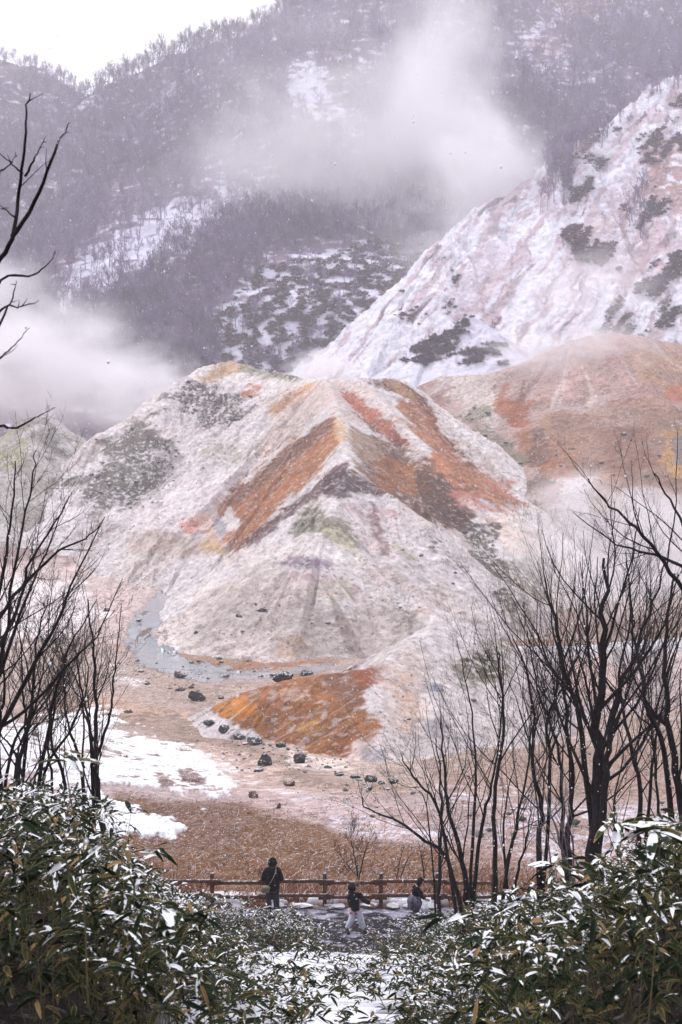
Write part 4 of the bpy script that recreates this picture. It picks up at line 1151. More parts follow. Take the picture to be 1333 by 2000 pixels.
tall(505, 1985, 9.0, .8, 8, 'dwarf bamboo with upright dark glossy leaves low in the bottom centre snow', 7, .38)
tall(1205, 1610, 7.5, 1.6, 9, 'dwarf bamboo with a fan of snowy leaves topping the right thicket beside dark trunks', 9, .27)
tall(1085, 1690, 9.5, 1.5, 10, 'dwarf bamboo stem with upright snow-white leaves in front of the bleached shrub', 8, .27)
tall(1290, 1625, 6.0, 1.6, 11, 'highest snowy dwarf bamboo spray at the right edge', 9, .26)

# ------------------------------------------------------------------ fence, boulders
def hit(u, v, y0=5, y1=800):
    ys = np.geomspace(y0, y1, 900)
    d = P(u, v, 1.0)
    hs = ground_n(d.x * ys, ys)
    k = np.nonzero(d.z * ys < hs)[0]
    i = k[0] if len(k) else len(ys) - 1
    return Vector((d.x * ys[i], ys[i], hs[i]))

def bevel_box(bm, c, s, bev=.01, rot=None):
    r = bmesh.ops.create_cube(bm, size=1.0)
    vs = r['verts']
    M = Matrix.Translation(c) @ (rot or Matrix.Identity(4)) @ Matrix.Diagonal((*s, 1))
    bmesh.ops.transform(bm, matrix=M, verts=vs)
    es = list({e for v_ in vs for e in v_.link_edges})
    bmesh.ops.bevel(bm, geom=es, offset=bev, segments=2, affect='EDGES')
def bm_obj(name, fn, parent=None, m=None, sm=False):
    bm = bmesh.new(); fn(bm); me = bpy.data.meshes.new(name); bm.to_mesh(me); bm.free()
    if sm: me.polygons.foreach_set('use_smooth', [True] * len(me.polygons))
    return link(name, me, parent, m)

WOOD = mat('weathered_brown_wood', (.115, .052, .034), .75, (6, .45), bump=.006, bscale=25, snow=(.6, 9, 1.95))
CAPM = mat('post_cap_metal', (.06, .06, .085), .45, snow=(.8, 30, 1.75))
fz0 = -14.74
fence = bpy.data.objects.new('wooden_fence', None); COL.objects.link(fence)
fence.location = (0, 38.15, fz0)
tag(fence, 'brown wooden two-rail post fence with dark round caps along the far side of the footpath', 'fence')
px = [(u - 666.5) / F * 38.15 for u in (298, 410, 522, 634, 746, 858, 970)]
def post(bm):
    bevel_box(bm, (0, 0, .46), (.125, .125, 1.08), .012)
def cap(bm):
    bmesh.ops.create_cone(bm, cap_ends=True, segments=16, radius1=.068, radius2=.068, depth=.05, matrix=Matrix.Translation((0, 0, 1.025)))
    bmesh.ops.create_uvsphere(bm, u_segments=16, v_segments=8, radius=.07, matrix=Matrix.Translation((0, 0, 1.05)) @ Matrix.Diagonal((1, 1, .55, 1)))
for i, x in enumerate(px):
    o = bm_obj('post', post, fence, WOOD); o.location = (x, 0, 0)
    c = bm_obj('cap', cap, o, CAPM, True)
for i in range(len(px) - 1):
    hi = i % 2 == 0
    a, b = (px[i] - .30, px[i + 1] + .30) if hi else (px[i] + .0, px[i + 1] - .0)
    for zz in (.80, .34):
        z_ = zz + (.055 if hi else -.045)
        y_ = -.115 if hi else .01
        def rail(bm):
            n_ = 1
            bevel_box(bm, ((a + b) / 2, y_, z_), (b - a if hi else b - a - .13, .10 if hi else .09, .105), .012)
        bm_obj('rail', rail, fence, WOOD)
    if hi:
        for x_ in (px[i], px[i + 1]):
            for zz in (.80, .34):
                def blk(bm):
                    bevel_box(bm, (x_, -.10, zz - .045), (.40, .075, .085), .01)
                bm_obj('bracket', blk, fence, WOOD)

def rock_mesh(name, seed, jag=.30, sub=4, flat=.75):
    bm = bmesh.new(); bmesh.ops.create_icosphere(bm, subdivisions=sub, radius=1.0)
    co = np.array([v.co[:] for v in bm.verts]); Rr = np.random.default_rng(seed)
    # chipped planes, then roughness
    r = np.ones(len(co))
    for _ in range(24):
        n_ = Rr.normal(0, 1, 3); n_ /= np.linalg.norm(n_); d_ = Rr.uniform(.45, .88)
        dt = co @ n_; r = np.minimum(r, np.where(dt > 1e-3, d_ / np.maximum(dt, 1e-3), 9))
    r = r * (1 + jag * .5 * fbm(co[:, 0] * 1.7 + seed, co[:, 1] * 1.7 + co[:, 2] * 1.3, 4, seed % 50) + jag * .25 * pn(co[:, 0] * 6 + co[:, 2] * 4, co[:, 1] * 6 + seed, 3))
    co = co * r[:, None] * [1, 1, flat]
    for v, c in zip(bm.verts, co): v.co = c
    me = bpy.data.meshes.new(name); bm.to_mesh(me); bm.free()
    return me
ROCKD = mat('black_rock', (.030, .028, .030), .85, (2.5, .6), bump=.08, bscale=4, snow=(.6, 4, 1.85))
ROCKB = mat('brown_rock', (.10, .058, .038), .85, (2.5, .6), bump=.08, bscale=4, snow=(.6, 4, 1.85))
ROCKT = mat('tan_rock', (.25, .19, .13), .85, (2.5, .4), bump=.05, bscale=5, snow=(.5, 5, 1.9))
BG = 'dark boulders scattered over the valley floor'
BOULD = [ # u, v of the foot, width px, height px, material, label
 (386,1374,40,38,0,'tall black pointed boulder beside the near bank of the stream'),
 (352,1352,30,14,0,'flat black boulder left of the tall pointed one near the stream'),
 (432,1366,20,12,0,'small dark boulder right of the tall pointed one near the stream'),
 (350,1326,34,20,0,'dark jagged boulder at the water edge in the bend of the stream'),
 (516,1497,42,44,0,'largest black boulder, roundish, below the tip of the orange hill'),
 (585,1492,34,34,0,'black angular boulder standing alone right of the largest one'),
 (466,1446,40,24,0,'black lumpy boulder in the row under the orange tip, above the largest one'),
 (497,1456,38,24,0,'black low boulder between the lumpy row and the largest boulder'),
 (438,1434,32,24,0,'dark boulder with a rounded top directly under the yellow tip of the orange hill'),
 (410,1424,34,20,0,'leftmost dark boulder of the row under the orange tip'),
 (548,1462,24,16,0,'small dark boulder close against the foot of the orange hill'),
 (496,1560,30,26,1,'rust-brown boulder at the right tip of the snow bank'),
 (566,1536,34,18,1,'low brown boulder right of the snow bank tip on the pale ground'),
 (545,1579,12,14,1,'small brown stone standing alone on the pinkish slope'),
 (523,1596,16,12,2,'small tan stone below the brown one on the pinkish slope'),
 (664,1517,26,13,0,'leftmost dark stone of the row at the foot of the orange hill right end'),
 (692,1521,24,13,0,'second dark stone of the row at the foot of the orange hill right end'),
 (724,1528,28,24,0,'dark pyramid-shaped boulder, tallest in the row at the orange hill right end'),
 (744,1533,18,12,0,'small dark stone right of the pyramid-shaped boulder'),
 (768,1532,26,15,0,'rightmost dark boulder of the row at the orange hill right end'),
 (556,1330,52,26,0,'dark rubble mound where the stream meets the orange hill crest'),
 (598,1322,30,18,0,'dark boulder right of the rubble mound on the orange hill crest'),
 (208,1196,20,15,0,'dark boulder alone on the pale ground left of the stream'),
 (512,1196,22,15,0,'dark stone pair member high on the pale lower cone, right one'),
 (502,1185,14,10,0,'dark stone pair member high on the pale lower cone, left one'),
 (466,1212,18,12,0,'dark stone on the left flank of the pale lower cone'),
 (641,1234,18,11,0,'dark stone low on the right of the pale lower cone front'),
 (384,1240,18,12,0,'dark stone at the left foot of the pale lower cone'),
 (250,1395,26,10,1,'flat brown stone on the terrace behind the lone slim tree'),
]
for i, (u, v, w_, h_, mt, lab) in enumerate(BOULD):
    g = hit(u, v); pxm = g.y / F
    me = rock_mesh('boulder', 300 + i)
    o = link('boulder', me, None, (ROCKD, ROCKB, ROCKT)[mt])
    o.location = g + Vector((0, w_ * pxm * .3, h_ * pxm * .16)); o.scale = (w_ * pxm * .56, w_ * pxm * .5, h_ * pxm * .66)
    o.rotation_euler = (0, 0, i * 1.3)
    tag(o, lab, 'boulder', BG)
# snow-covered kerb stones under the fence
SC = mat('snow_capped_stone', (.14, .10, .09), .9, (3, .5), bump=.03, bscale=6, snow=(1, 3, 1.35))
for i, (u, v, w_, h_, lab) in enumerate([(548,1796,40,14,'snow-capped kerb stone at the left of the walking person'), (590,1797,44,13,'snow-capped kerb stone between the two left fence posts'),
        (655,1788,50,16,'snow-capped kerb stone hidden partly behind the walking person'), (722,1786,44,18,'large snow-capped kerb stone at the walking person\'s outstretched hand'),
        (768,1796,40,16,'snow-capped kerb stone right of the second fence post'), (800,1798,30,12,'small snow-capped kerb stone left of the leaning person'),
        (848,1798,26,14,'snow-capped kerb stone right of the leaning person')]):
    o = link('kerb_stone', rock_mesh('kerb_stone', 500 + i, .25), None, SC)
    p_ = P(u, v, 38.0); o.location = (p_.x, 38.0, fz0 + .06); o.scale = (w_ / F * 38 * .55, .22, h_ / F * 38 * .6)
    tag(o, lab, 'stone', 'snow-capped stones under the fence')
o = link('boulder', rock_mesh('boulder', 560, .3), None, ROCKD)
o.location = P(574, 1792, 37.4); o.location.z = fz0 + .14; o.scale = (.2, .2, .26)
tag(o, 'small black stone on the path edge between the standing person and the fence post', 'boulder')

# loose rubble: dark stones where the soil is rocky
Rr = np.random.default_rng(909)
RUB = [((0,), [(250,1280),(330,1310),(430,1335),(560,1330),(520,1350),(400,1360),(300,1340),(220,1300)], 260, 0.136),
       ((0,), [(330,1180),(420,1100),(440,1110),(350,1230),(400,1290),(520,1310),(520,1322),(400,1316),(320,1270)], 300, 0.136),
       ((0,), [(160,1066),(440,1075),(430,1110),(300,1120),(180,1090)], 180, 0.155),
       ((0,), [(240,1090),(330,1140),(270,1210),(200,1230),(180,1140)], 90, 0.160),
       ((0,), [(400,1400),(520,1440),(640,1500),(800,1530),(780,1550),(600,1520),(480,1500),(380,1440)], 520, 0.120),
       ((0,), [(300,1380),(420,1400),(480,1520),(700,1600),(1000,1600),(1000,1500),(700,1540)], 300, 0.072),
       ((0,), [(820,1470),(1100,1450),(1400,1450),(1400,1650),(1000,1660),(860,1600)], 420, .10),
       ((HILLC,), [(760,1300),(860,1220),(1000,1280),(1000,1440),(840,1470),(760,1500)], 160, .14),
       ((HILLB,), [(480,1150),(560,1160),(660,1200),(700,1260),(600,1290),(520,1260),(440,1240)], 150, 0.174),
       ((HILLB,), [(205,868),(250,835),(345,880),(330,940),(260,990),(215,1000),(150,965),(160,935)], 1100, .24),
       ((HILLB,), [(330,775),(372,752),(485,785),(475,815),(430,835),(350,812)], 700, .24),
       ((HILLB,), [(910,1030),(940,1010),(970,1030),(960,1070),(1010,1180),(985,1200),(930,1085)], 420, .2),
       ((HILLB,), [(300,860),(520,820),(600,1000),(480,1050),(330,1040)], 90, 0.217),
       ((HILLB,), [(700,1000),(900,1060),(980,1200),(800,1240),(700,1150)], 140, 0.186),
       ((HILLD,), [(900,800),(940,800),(1030,900),(1060,1000),(1000,960)], 150, 0.279),
       ((HILLD,), [(1000,840),(1120,860),(1280,840),(1300,950),(1060,940)], 110, 0.248)]
rm = [rock_mesh('r', 700 + i, .3, 1) for i in range(5)]
rV = [np.array([v.co[:] for v in m_.vertices]) for m_ in rm]; rF = [np.array([p.vertices[:] for p in m_.polygons]) for m_ in rm]
Vs, Fs, b0 = [], [], 0
for lay, pl, n_, sz in RUB:
    i, m = pmask(lay, pl, 12, warp=12)
    wv = m * (fV[i] > 0); 
    if wv.sum() < 1: continue
    ch = Rr.choice(i, n_, p=wv / wv.sum())
    for c in ch:
        k = Rr.integers(5); s_ = sz * min(4.0, Rr.pareto(2.2) * .45 + .35); a = Rr.uniform(0, 6.28)
        V = rV[k] * s_ * [1, 1, .8]
        V = np.stack([V[:, 0] * math.cos(a) - V[:, 1] * math.sin(a), V[:, 0] * math.sin(a) + V[:, 1] * math.cos(a), V[:, 2]], 1)
        Vs.append(V + [fX[c] + Rr.normal(0, .25), fY[c] + Rr.normal(0, .4), fZ[c] + s_ * .2]); Fs.append(rF[k] + b0); b0 += len(V)
tag(link('rubble', mesh_np('rubble', np.concatenate(Vs), np.concatenate(Fs), False), None, mat('rubble_stone', (.095, .088, .082), .9, (1.2, .5), snow=(.6, 2, 1.85))), kind='stuff')

# dry red-brown tussocks on the snow bank
TUS = mat('dry_tussock', (.17, .09, .07), .9, (6, .5), snow=(.5, 9, 1.7))
for i, (u, v, w_, lab) in enumerate([(238,1482,26,'dry red-brown tussock in the middle of the snow bank, right of the lone tree'), (374,1532,40,'widest dry brown tussock near the right end of the snow bank'),
        (112,1470,40,'dry reddish tussock on the snow bank left of the lone tree'), (100,1515,30,'dry tussock low on the snow bank at the left, under the leaf spray'),
        (318,1530,24,'small dry tussock between the widest tussock and the bare soil'), (212,1452,20,'tiny dry tussock just behind the lone slim tree'), (60,1440,40,'dry reddish tussock on the far edge of the snow bank at the left')]):
    g = hit(u, v); s_ = w_ * g.y / F; bl = []
    R2 = np.random.default_rng(i + 40)
    for k in range(120):
        a = R2.uniform(0, 6.28); r0 = R2.uniform(0, .32) * s_
        p = np.array([math.cos(a) * r0, math.sin(a) * r0 * .6, 0]); d = [math.cos(a) * .9, math.sin(a) * .6, R2.uniform(.3, 1.1)]
        bl.append(branch(R2, p, d, s_ * R2.uniform(.25, .5), .012, -.06, .12, 3, .4))
    o = link('dry_tussock', tubes('dry_tussock', bl, 3), None, TUS); o.location = g
    tag(o, lab, 'tussock', 'dry tussocks on the snow bank')

# ------------------------------------------------------------------ people
SKIN = mat('skin', (.42, .24, .17), .5)
HAIR = mat('dark_hair', (.012, .009, .008), .7, spec=.05)
HAIRB = mat('brown_hair', (.07, .035, .022), .5)
JACK = mat('black_jacket', (.009, .009, .012), .9, (12, .4), spec=.05, bump=.012, bscale=9)
JACK2 = mat('black_padded_jacket', (.010, .010, .015), .8, (12, .4), spec=.08, bump=.02, bscale=7)
PANT = mat('pale_grey_trousers', (.55, .55, .66), .8, (8, .25), bump=.02, bscale=8)
PANT2 = mat('dark_trousers', (.03, .03, .04), .8, (8, .3))
SHOE = mat('dark_shoe', (.02, .02, .025), .6)
MAUVE = mat('mauve_padded_cloth', (.115, .10, .145), .7, (8, .4), bump=.03, bscale=8, snow=(.4, 14, 1.9))
TAN = mat('tan_canvas', (.30, .24, .16), .85, (20, .2)); RED = mat('red_cloth', (.45, .03, .05), .8)
EYE = mat('eye_dark', (.01, .01, .01), .3)

def skinned(name, J, E, m, parent=None, root=0, levels=2):
    "J: [(x, y, z, rx, ry)], E: edges; grown into one smooth continuous surface"
    me = bpy.data.meshes.new(name)
    me.from_pydata([j[:3] for j in J], E, [])
    o = link(name, me, parent, m)
    me.skin_vertices.new() if hasattr(me.skin_vertices, 'new') else None
    bm = bmesh.new(); bm.from_mesh(me); lay = bm.verts.layers.skin.verify()
    bm.verts.ensure_lookup_table()
    for i, j in enumerate(J):
        bm.verts[i][lay].radius = (j[3], j[4]); bm.verts[i][lay].use_root = (i == root)
    bm.to_mesh(me); bm.free()
    s = o.modifiers.new('skin', 'SKIN'); s.use_smooth_shade = True
    u = o.modifiers.new('sub', 'SUBSURF'); u.levels = levels; u.render_levels = levels
    return o

def hand_joints(J, E, wrist, at, d, side):
    "palm, four curled fingers of unequal length and a thumb leaving the side of the palm"
    d = np.array(d, float); d /= np.linalg.norm(d); sd_ = np.array(side, float); sd_ /= np.linalg.norm(sd_)
    c = np.cross(d, sd_)
    p = np.array(at, float); J.append((*(p + d * .05), .038, .022)); E.append((wrist, len(J) - 1)); palm = len(J) - 1
    for k, (o_, ln) in enumerate(zip((-.030, -.010, .010, .029), (.062, .075, .070, .052))):
        q1 = p + d * .088 + sd_ * o_; q2 = q1 + d * ln * .5 + c * .006; q3 = q2 + d * ln * .38 + c * .022
        n_ = len(J); J += [(*q1, .0095, .0095), (*q2, .0088, .0088), (*q3, .0075, .0075)]
        E += [(palm, n_), (n_, n_ + 1), (n_ + 1, n_ + 2)]
    t1 = p + d * .03 - sd_ * .045; t2 = t1 + d * .03 - sd_ * .02; t3 = t2 + d * .028 - sd_ * .004
    n_ = len(J); J += [(*t1, .012, .012), (*t2, .0105, .0105), (*t3, .009, .009)]
    E += [(palm, n_), (n_, n_ + 1), (n_ + 1, n_ + 2)]

def person(label, loc, pose, jm, pm, fingers=True):
    """pose: dict of joints hip, waist, chest, neck, head, and (sh, el, wr), (kn, an, toe) for two sides"""
    root = bpy.data.objects.new('person', None); COL.objects.link(root); root.location = loc
    tag(root, label, 'person')
    q_ = pose; J = []; E = []
    def add(p, rx, ry=None, par=None):
        J.append((*p, rx, ry if ry else rx)); 
        if par is not None: E.append((par, len(J) - 1))
        return len(J) - 1
    hip = add(q_['hip'], .15, .11); wa = add(q_['waist'], .135, .10, hip); ch = add(q_['chest'], .16, .11, wa)
    nk = add(q_['neck'], .055, .055, ch); h1 = add(q_['jaw'], .066, .072, nk); h2 = add(q_['head'], .083, .092, h1); add(q_['crown'], .06, .066, h2)
    for s in (0, 1):
        a = add(q_['sh'][s], .062, None, ch); b = add(q_['el'][s], .045, None, a); c = add(q_['wr'][s], .028, None, b)
        d = np.array(q_['wr'][s]) - np.array(q_['el'][s])
        if fingers: hand_joints(J, E, c, q_['wr'][s], d, np.cross(d, [0, 1, .3]))
        a = add(q_['th'][s], .088, None, hip); b = add(q_['kn'][s], .058, None, a); c = add(q_['an'][s], .038, None, b); add(q_['toe'][s], .036, .03, c)
    skinned('body', J, E, SKIN, root)
    # jacket
    J = []; E = []
    w_ = q_.get('bulk', 1.0)
    a0 = add(q_['hem'], .215 * w_, .165 * w_); a1 = add(q_['waist'], .205 * w_, .155 * w_, a0); a2 = add(q_['chest'], .205 * w_, .145 * w_, a1); add(q_['neck'], .10, .095, a2)
    for s in (0, 1):
        a = add(q_['sh'][s], .098 * w_, None, a2); b = add(q_['el'][s], .078 * w_, None, a); add(q_['wr'][s], .058, None, b)
    skinned('jacket', J, E, jm, root, 1)
    J = []; E = []
    hip = add(q_['hip'], .17, .135)
    for s in (0, 1):
        a = add(q_['th'][s], .115 * q_.get('leg', 1), None, hip); b = add(q_['kn'][s], .095 * q_.get('leg', 1), None, a)
        k_ = np.array(q_['kn'][s]); n_ = np.array(q_['an'][s]); add(tuple(k_ * .12 + n_ * .88), .085 * q_.get('leg', 1), None, b)
    skinned('trousers', J, E, pm, root)
    for s in (0, 1):
        J = []; E = []
        n_ = np.array(q_['an'][s]); t_ = np.array(q_['toe'][s])
        a = add(tuple(n_ + [0, 0, .03]), .062); b = add(tuple(n_ * .7 + t_ * .3 + [0, 0, -.02]), .068, .06, a); add(tuple(t_ + (t_ - n_) * .25), .06, .05, b)
        skinned('shoe', J, E, SHOE, root, levels=2)
    return root
def face(root, c, f, r=.09):
    "eyes, nose, mouth and ears on the side the head looks to"
    f = Vector(f).normalized(); s = f.cross(Vector((0, 0, 1))).normalized(); c = Vector(c)
    def ball(p, sx, m, nm):
        def fn(bm): bmesh.ops.create_uvsphere(bm, u_segments=10, v_segments=8, radius=1, matrix=Matrix.Translation(p) @ Matrix.Diagonal((*sx, 1)))
        return bm_obj(nm, fn, root, m, True)
    for k in (-1, 1):
        ball(c + f * (r - .004) + s * .032 * k, (.011, .011, .008), EYE, 'eye')
        ball(c + s * (r - .006) * k + Vector((0, 0, -.01)), (.016, .016, .03), SKIN, 'ear')
    ball(c + f * (r + .006) + Vector((0, 0, -.03)), (.013, .013, .022), SKIN, 'nose')
    ball(c + f * (r - .008) + Vector((0, 0, -.065)), (.022, .016, .006), mat('lips', (.35, .12, .1), .5), 'mouth')

pz = -14.745
# 1: standing at the fence with the back to us
X1 = (530 - 666.5) / F * 37.35
p1 = dict(hip=(0, 0, .92), hem=(0, 0, .80), waist=(0, 0, 1.08), chest=(0, .0, 1.36), neck=(0, .03, 1.52), jaw=(0, .06, 1.60), head=(0, .05, 1.68), crown=(0, .05, 1.75),
          sh=((-.20, 0, 1.42), (.20, 0, 1.42)), el=((-.29, .05, 1.13), (.28, .06, 1.13)), wr=((-.12, .30, 1.16), (.10, .32, 1.18)),
          th=((-.10, 0, .82), (.10, 0, .82)), kn=((-.12, .02, .46), (.12, .03, .46)), an=((-.13, -.02, .09), (.13, 0, .09)), toe=((-.15, .12, .045), (.15, .14, .045)), bulk=1.18, leg=1.1)
r1 = person('person in black hooded jacket standing at the fence, back turned, tan bag slung across', (X1, 37.35, pz), p1, JACK, PANT2)
def hood(bm, c=(0, .035, 1.685), s=(.135, .15, .155)):
    bmesh.ops.create_icosphere(bm, subdivisions=3, radius=1.0, matrix=Matrix.Translation(c) @ Matrix.Diagonal((*s, 1)))
    for v in bm.verts:
        if v.co.y > c[1] + .08: v.co.y = c[1] + .08 - (v.co.y - c[1] - .08) * .8
        if v.co.z < c[2]: v.co.x *= 1.08
bm_obj('hood', hood, r1, JACK, True)
def strap1(bm):
    a = [Vector(p_) for p_ in ((.10, -.02, 1.55), (.115, -.16, 1.47), (.04, -.225, 1.30), (-.05, -.235, 1.14), (-.14, -.225, 1.02), (-.19, -.19, .96))]
    vs = []
    for p_ in a:
        vs.append((bm.verts.new(p_ + Vector((-.016, 0, -.012))), bm.verts.new(p_ + Vector((.016, 0, .012)))))
    for (c_, d_), (e_, f_) in zip(vs[:-1], vs[1:]): bm.faces.new((c_, d_, f_, e_))
    bmesh.ops.solidify(bm, geom=bm.faces[:], thickness=.008)
bm_obj('strap', strap1, r1, mat('pale_strap', (.5, .47, .36), .8))
def bag1(bm):
    bevel_box(bm, (-.20, -.17, .92), (.24, .10, .22), .03)
    bevel_box(bm, (-.20, -.225, .97), (.22, .02, .12), .008)
bm_obj('bag', bag1, r1, TAN, True)

# 2: walking, one arm held out
X2 = (695 - 666.5) / F * 36.0
p2 = dict(hip=(.0, 0, .84), hem=(.0, 0, .72), waist=(-.01, 0, .96), chest=(-.03, 0, 1.17), neck=(-.01, -.01, 1.33), jaw=(.045, -.03, 1.40), head=(.075, -.03, 1.475), crown=(.07, -.02, 1.54),
          sh=((-.15, .06, 1.24), (.12, -.08, 1.24)), el=((-.18, .10, .98), (.26, -.14, 1.06)), wr=((-.12, -.06, .80), (.45, -.16, .97)),
          th=((-.06, .03, .72), (.07, -.03, .72)), kn=((-.10, -.03, .45), (.16, -.04, .46)), an=((-.26, .03, .12), (.25, -.04, .10)), toe=((-.20, -.08, .05), (.36, -.09, .05)), bulk=.98, leg=1.12)
r2 = person('person striding in pale grey trousers and black jacket, one arm held out right', (X2, 36.0, pz), p2, JACK2, PANT)
def hood2(bm):
    bmesh.ops.create_icosphere(bm, subdivisions=3, radius=1.0, matrix=Matrix.Translation((-.09, .02, 1.40)) @ Matrix.Diagonal((.14, .14, .12, 1)))
bm_obj('hood', hood2, r2, JACK2, True)
def hair2(bm):
    bmesh.ops.create_icosphere(bm, subdivisions=3, radius=1.0, matrix=Matrix.Translation((.055, -.005, 1.505)) @ Matrix.Diagonal((.105, .105, .10, 1)))
    for v in bm.verts:
        if v.co.x > .10 and v.co.z < 1.52: v.co.x = .10
bm_obj('hair', hair2, r2, HAIRB, True)
face(r2, (.075, -.03, 1.475), (.8, -.6, 0))
bm_obj('shirt_hem', lambda bm: bmesh.ops.create_cone(bm, cap_ends=True, segments=24, radius1=.19, radius2=.18, depth=.05, matrix=Matrix.Translation((.01, 0, .665)) @ Matrix.Diagonal((1, .8, 1, 1))), r2, RED, True)
# 3: bending to the right by the fence
X3 = (815 - 666.5) / F * 37.2
p3 = dict(hip=(-.02, 0, .56), hem=(-.02, 0, .56), waist=(-.02, 0, .68), chest=(.02, 0, .88), neck=(.09, 0, 1.03), jaw=(.17, -.01, 1.09), head=(.18, -.01, 1.15), crown=(.165, 0, 1.21),
          sh=((-.05, .12, .95), (.08, -.12, .95)), el=((.08, .2, .76), (.16, -.17, .74)), wr=((.26, .16, .70), (.30, -.14, .66)),
          th=((-.04, .07, .50), (.0, -.07, .50)), kn=((.02, .08, .30), (.06, -.06, .30)), an=((-.04, .08, .07), (-.02, -.08, .07)), toe=((.07, .08, .035), (.09, -.08, .035)), bulk=.78, leg=.8)
r3 = person('dark-haired person in a black top bending over by the fence at the right', (X3, 37.2, pz), p3, JACK, PANT2)
for (c_, s_) in (((.155, .005, 1.165), (.115, .115, .115)),):
    def hair3(bm):
        bmesh.ops.create_icosphere(bm, subdivisions=3, radius=1.0, matrix=Matrix.Translation(c_) @ Matrix.Diagonal((*s_, 1)))
        for v in bm.verts:
            if v.co.x > .2 and v.co.z < 1.17: v.co.x = .2
            if v.co.x < .14 and v.co.z < 1.15: v.co.z -= .13; v.co.x -= .03
    bm_obj('hair', hair3, r3, HAIR, True)
face(r3, (.18, -.01, 1.15), (.85, -.4, -.2), .085)
def coat3(bm):
    bmesh.ops.create_icosphere(bm, subdivisions=4, radius=1.0, matrix=Matrix.Translation((-.03, -.02, .50)) @ Matrix.Diagonal((.23, .21, .28, 1)))
    for v in bm.verts:
        v.co.x += .02 * math.sin(v.co.z * 30) * .5; v.co.y += .02 * math.sin(math.atan2(v.co.y, v.co.x) * 9)
        if v.co.z < .36: v.co.z = .36 - (.36 - v.co.z) * .9; v.co.x *= 1.1
bm_obj('waist_coat', coat3, r3, MAUVE, True)

# ------------------------------------------------------------------ vegetation that nobody could count
Rg = np.random.default_rng(4242)
def blades(name, base, dirs, length, width, cols, bend, m, nseg=2):
    "flat tapering blades: base (n,3), dirs (n,3) unit"
    n = len(base)
    side = np.cross(dirs, Rg.normal(0, 1, (n, 3))); side /= np.linalg.norm(side, axis=1)[:, None] + 1e-9
    V = []; Cx = []
    p = base.copy(); d = dirs.copy()
    for i in range(nseg + 1):
        w_ = (width * (1 - .93 * i / nseg))[:, None] / 2
        V += [p - side * w_, p + side * w_]; Cx += [cols, cols]
        d = d + bend; d /= np.linalg.norm(d, axis=1)[:, None]
        p = p + d * (length / nseg)[:, None]
    V = np.stack(V, 1); Cx = np.stack(Cx, 1)
    b = np.arange(n)[:, None] * (2 * (nseg + 1)); Fc = []
    for i in range(nseg): Fc.append(b + np.array([2 * i, 2 * i + 1, 2 * i + 3, 2 * i + 2]))
    me = mesh_np(name, V.reshape(-1, 3), np.concatenate(Fc), False, {'Col': Cx.reshape(-1, 3)})
    return tag(link(name, me, None, m), kind='stuff')
STRAW = mat('straw', attr='Col', rough=.9, spec=.1)
N = 60000
gx_ = Rg.uniform(-22, 22, N); gy_ = 38.75 + 17.5 * Rg.uniform(0, 1, N) ** 1.3
gx_ = gx_ * (gy_ / 48)
gz_ = ground_n(gx_, gy_)
uu, vv = proj(gx_, gy_, gz_)
cl = fbm(gx_ / 2.5, gy_ / 2.5, 4, 91)
keep = (cl > -.35 + .35 * smooth(46, 55, gy_)) & (sdist([(-300,1420),(200,1402),(455,1522),(478,1552),(340,1562),(290,1540),(215,1542),(230,1572),(350,1618),(240,1640),(-300,1660)], uu, vv) < 0)
gx_, gy_, gz_, cl = gx_[keep], gy_[keep], gz_[keep], cl[keep]; n = len(gx_)
near = smooth(44, 39.5, gy_)
d = np.stack([.40 * (1 - near) + Rg.normal(0, .55, n), Rg.normal(-.15, .5, n), np.full(n, .55) + near], 1); d /= np.linalg.norm(d, axis=1)[:, None]
ln = Rg.uniform(.12, .34, n) * (1 + 2.0 * near * (cl > -.05))
t = np.clip(Rg.normal(.5 + .35 * near, .3, n), 0, 1)[:, None]
cc = C_(172, 146, 128) * (1 - t) + C_(156, 100, 62) * t
dk = (Rg.uniform(0, 1, n) < .38)[:, None]; cc = np.where(dk, C_(98, 66, 50), cc)
wh = (Rg.uniform(0, 1, n) < .30 - .18 * near)[:, None]; cc = np.where(wh, C_(222, 212, 212), cc)
blades('dry_grass', np.stack([gx_, gy_, gz_ - .03], 1), d, ln, Rg.uniform(.015, .035, n), cc, np.stack([Rg.normal(.12, .2, n), np.zeros(n), -.22 * np.ones(n)], 1), STRAW)

# scrub: small domes of stiff twigs on snow
def scatter(prob, N, rs):
    i = np.nonzero(prob > 0)[0]; p = prob[i] / prob[i].sum()
    return Rg.choice(i, N, p=p)
inview = front & (fU > -80) & (fU < 1413) & (fV > -60) & (fV < 800)
pr = np.where(SCD > .3, SCD, 0) * inview
vis_ = (TV <= np.minimum.accumulate(np.where(TY > 3, TV, 1e9), axis=1) + 25).ravel()
pr = pr * vis_
c_ = scatter(pr, 8500, 0)
S = 16; n = len(c_)
bs = np.repeat(np.stack([fX[c_] + Rg.normal(0, .5, n), fY[c_] + Rg.normal(0, .8, n), fZ[c_] - .1], 1), S, axis=0)
sz = np.repeat(Rg.uniform(.4, 1.1, n), S)
th = Rg.uniform(0, 6.28, n * S); el = Rg.uniform(.1, 1.4, n * S)
d = np.stack([np.cos(th) * np.cos(el), np.sin(th) * np.cos(el), np.sin(el)], 1)
cc = np.repeat(np.where((Rg.uniform(0, 1, n) < .5)[:, None], C_(92, 74, 76), C_(72, 60, 66)), S, axis=0) * Rg.uniform(.7, 1.3, n * S)[:, None]
bs += d * Rg.uniform(0, .5, n * S)[:, None] * [1, 1, .3]
blades('mountain_scrub', bs, d, sz * Rg.uniform(.6, 1.1, n * S), Rg.uniform(.25, .5, n * S), cc, np.zeros((n * S, 3)), STRAW, 1)

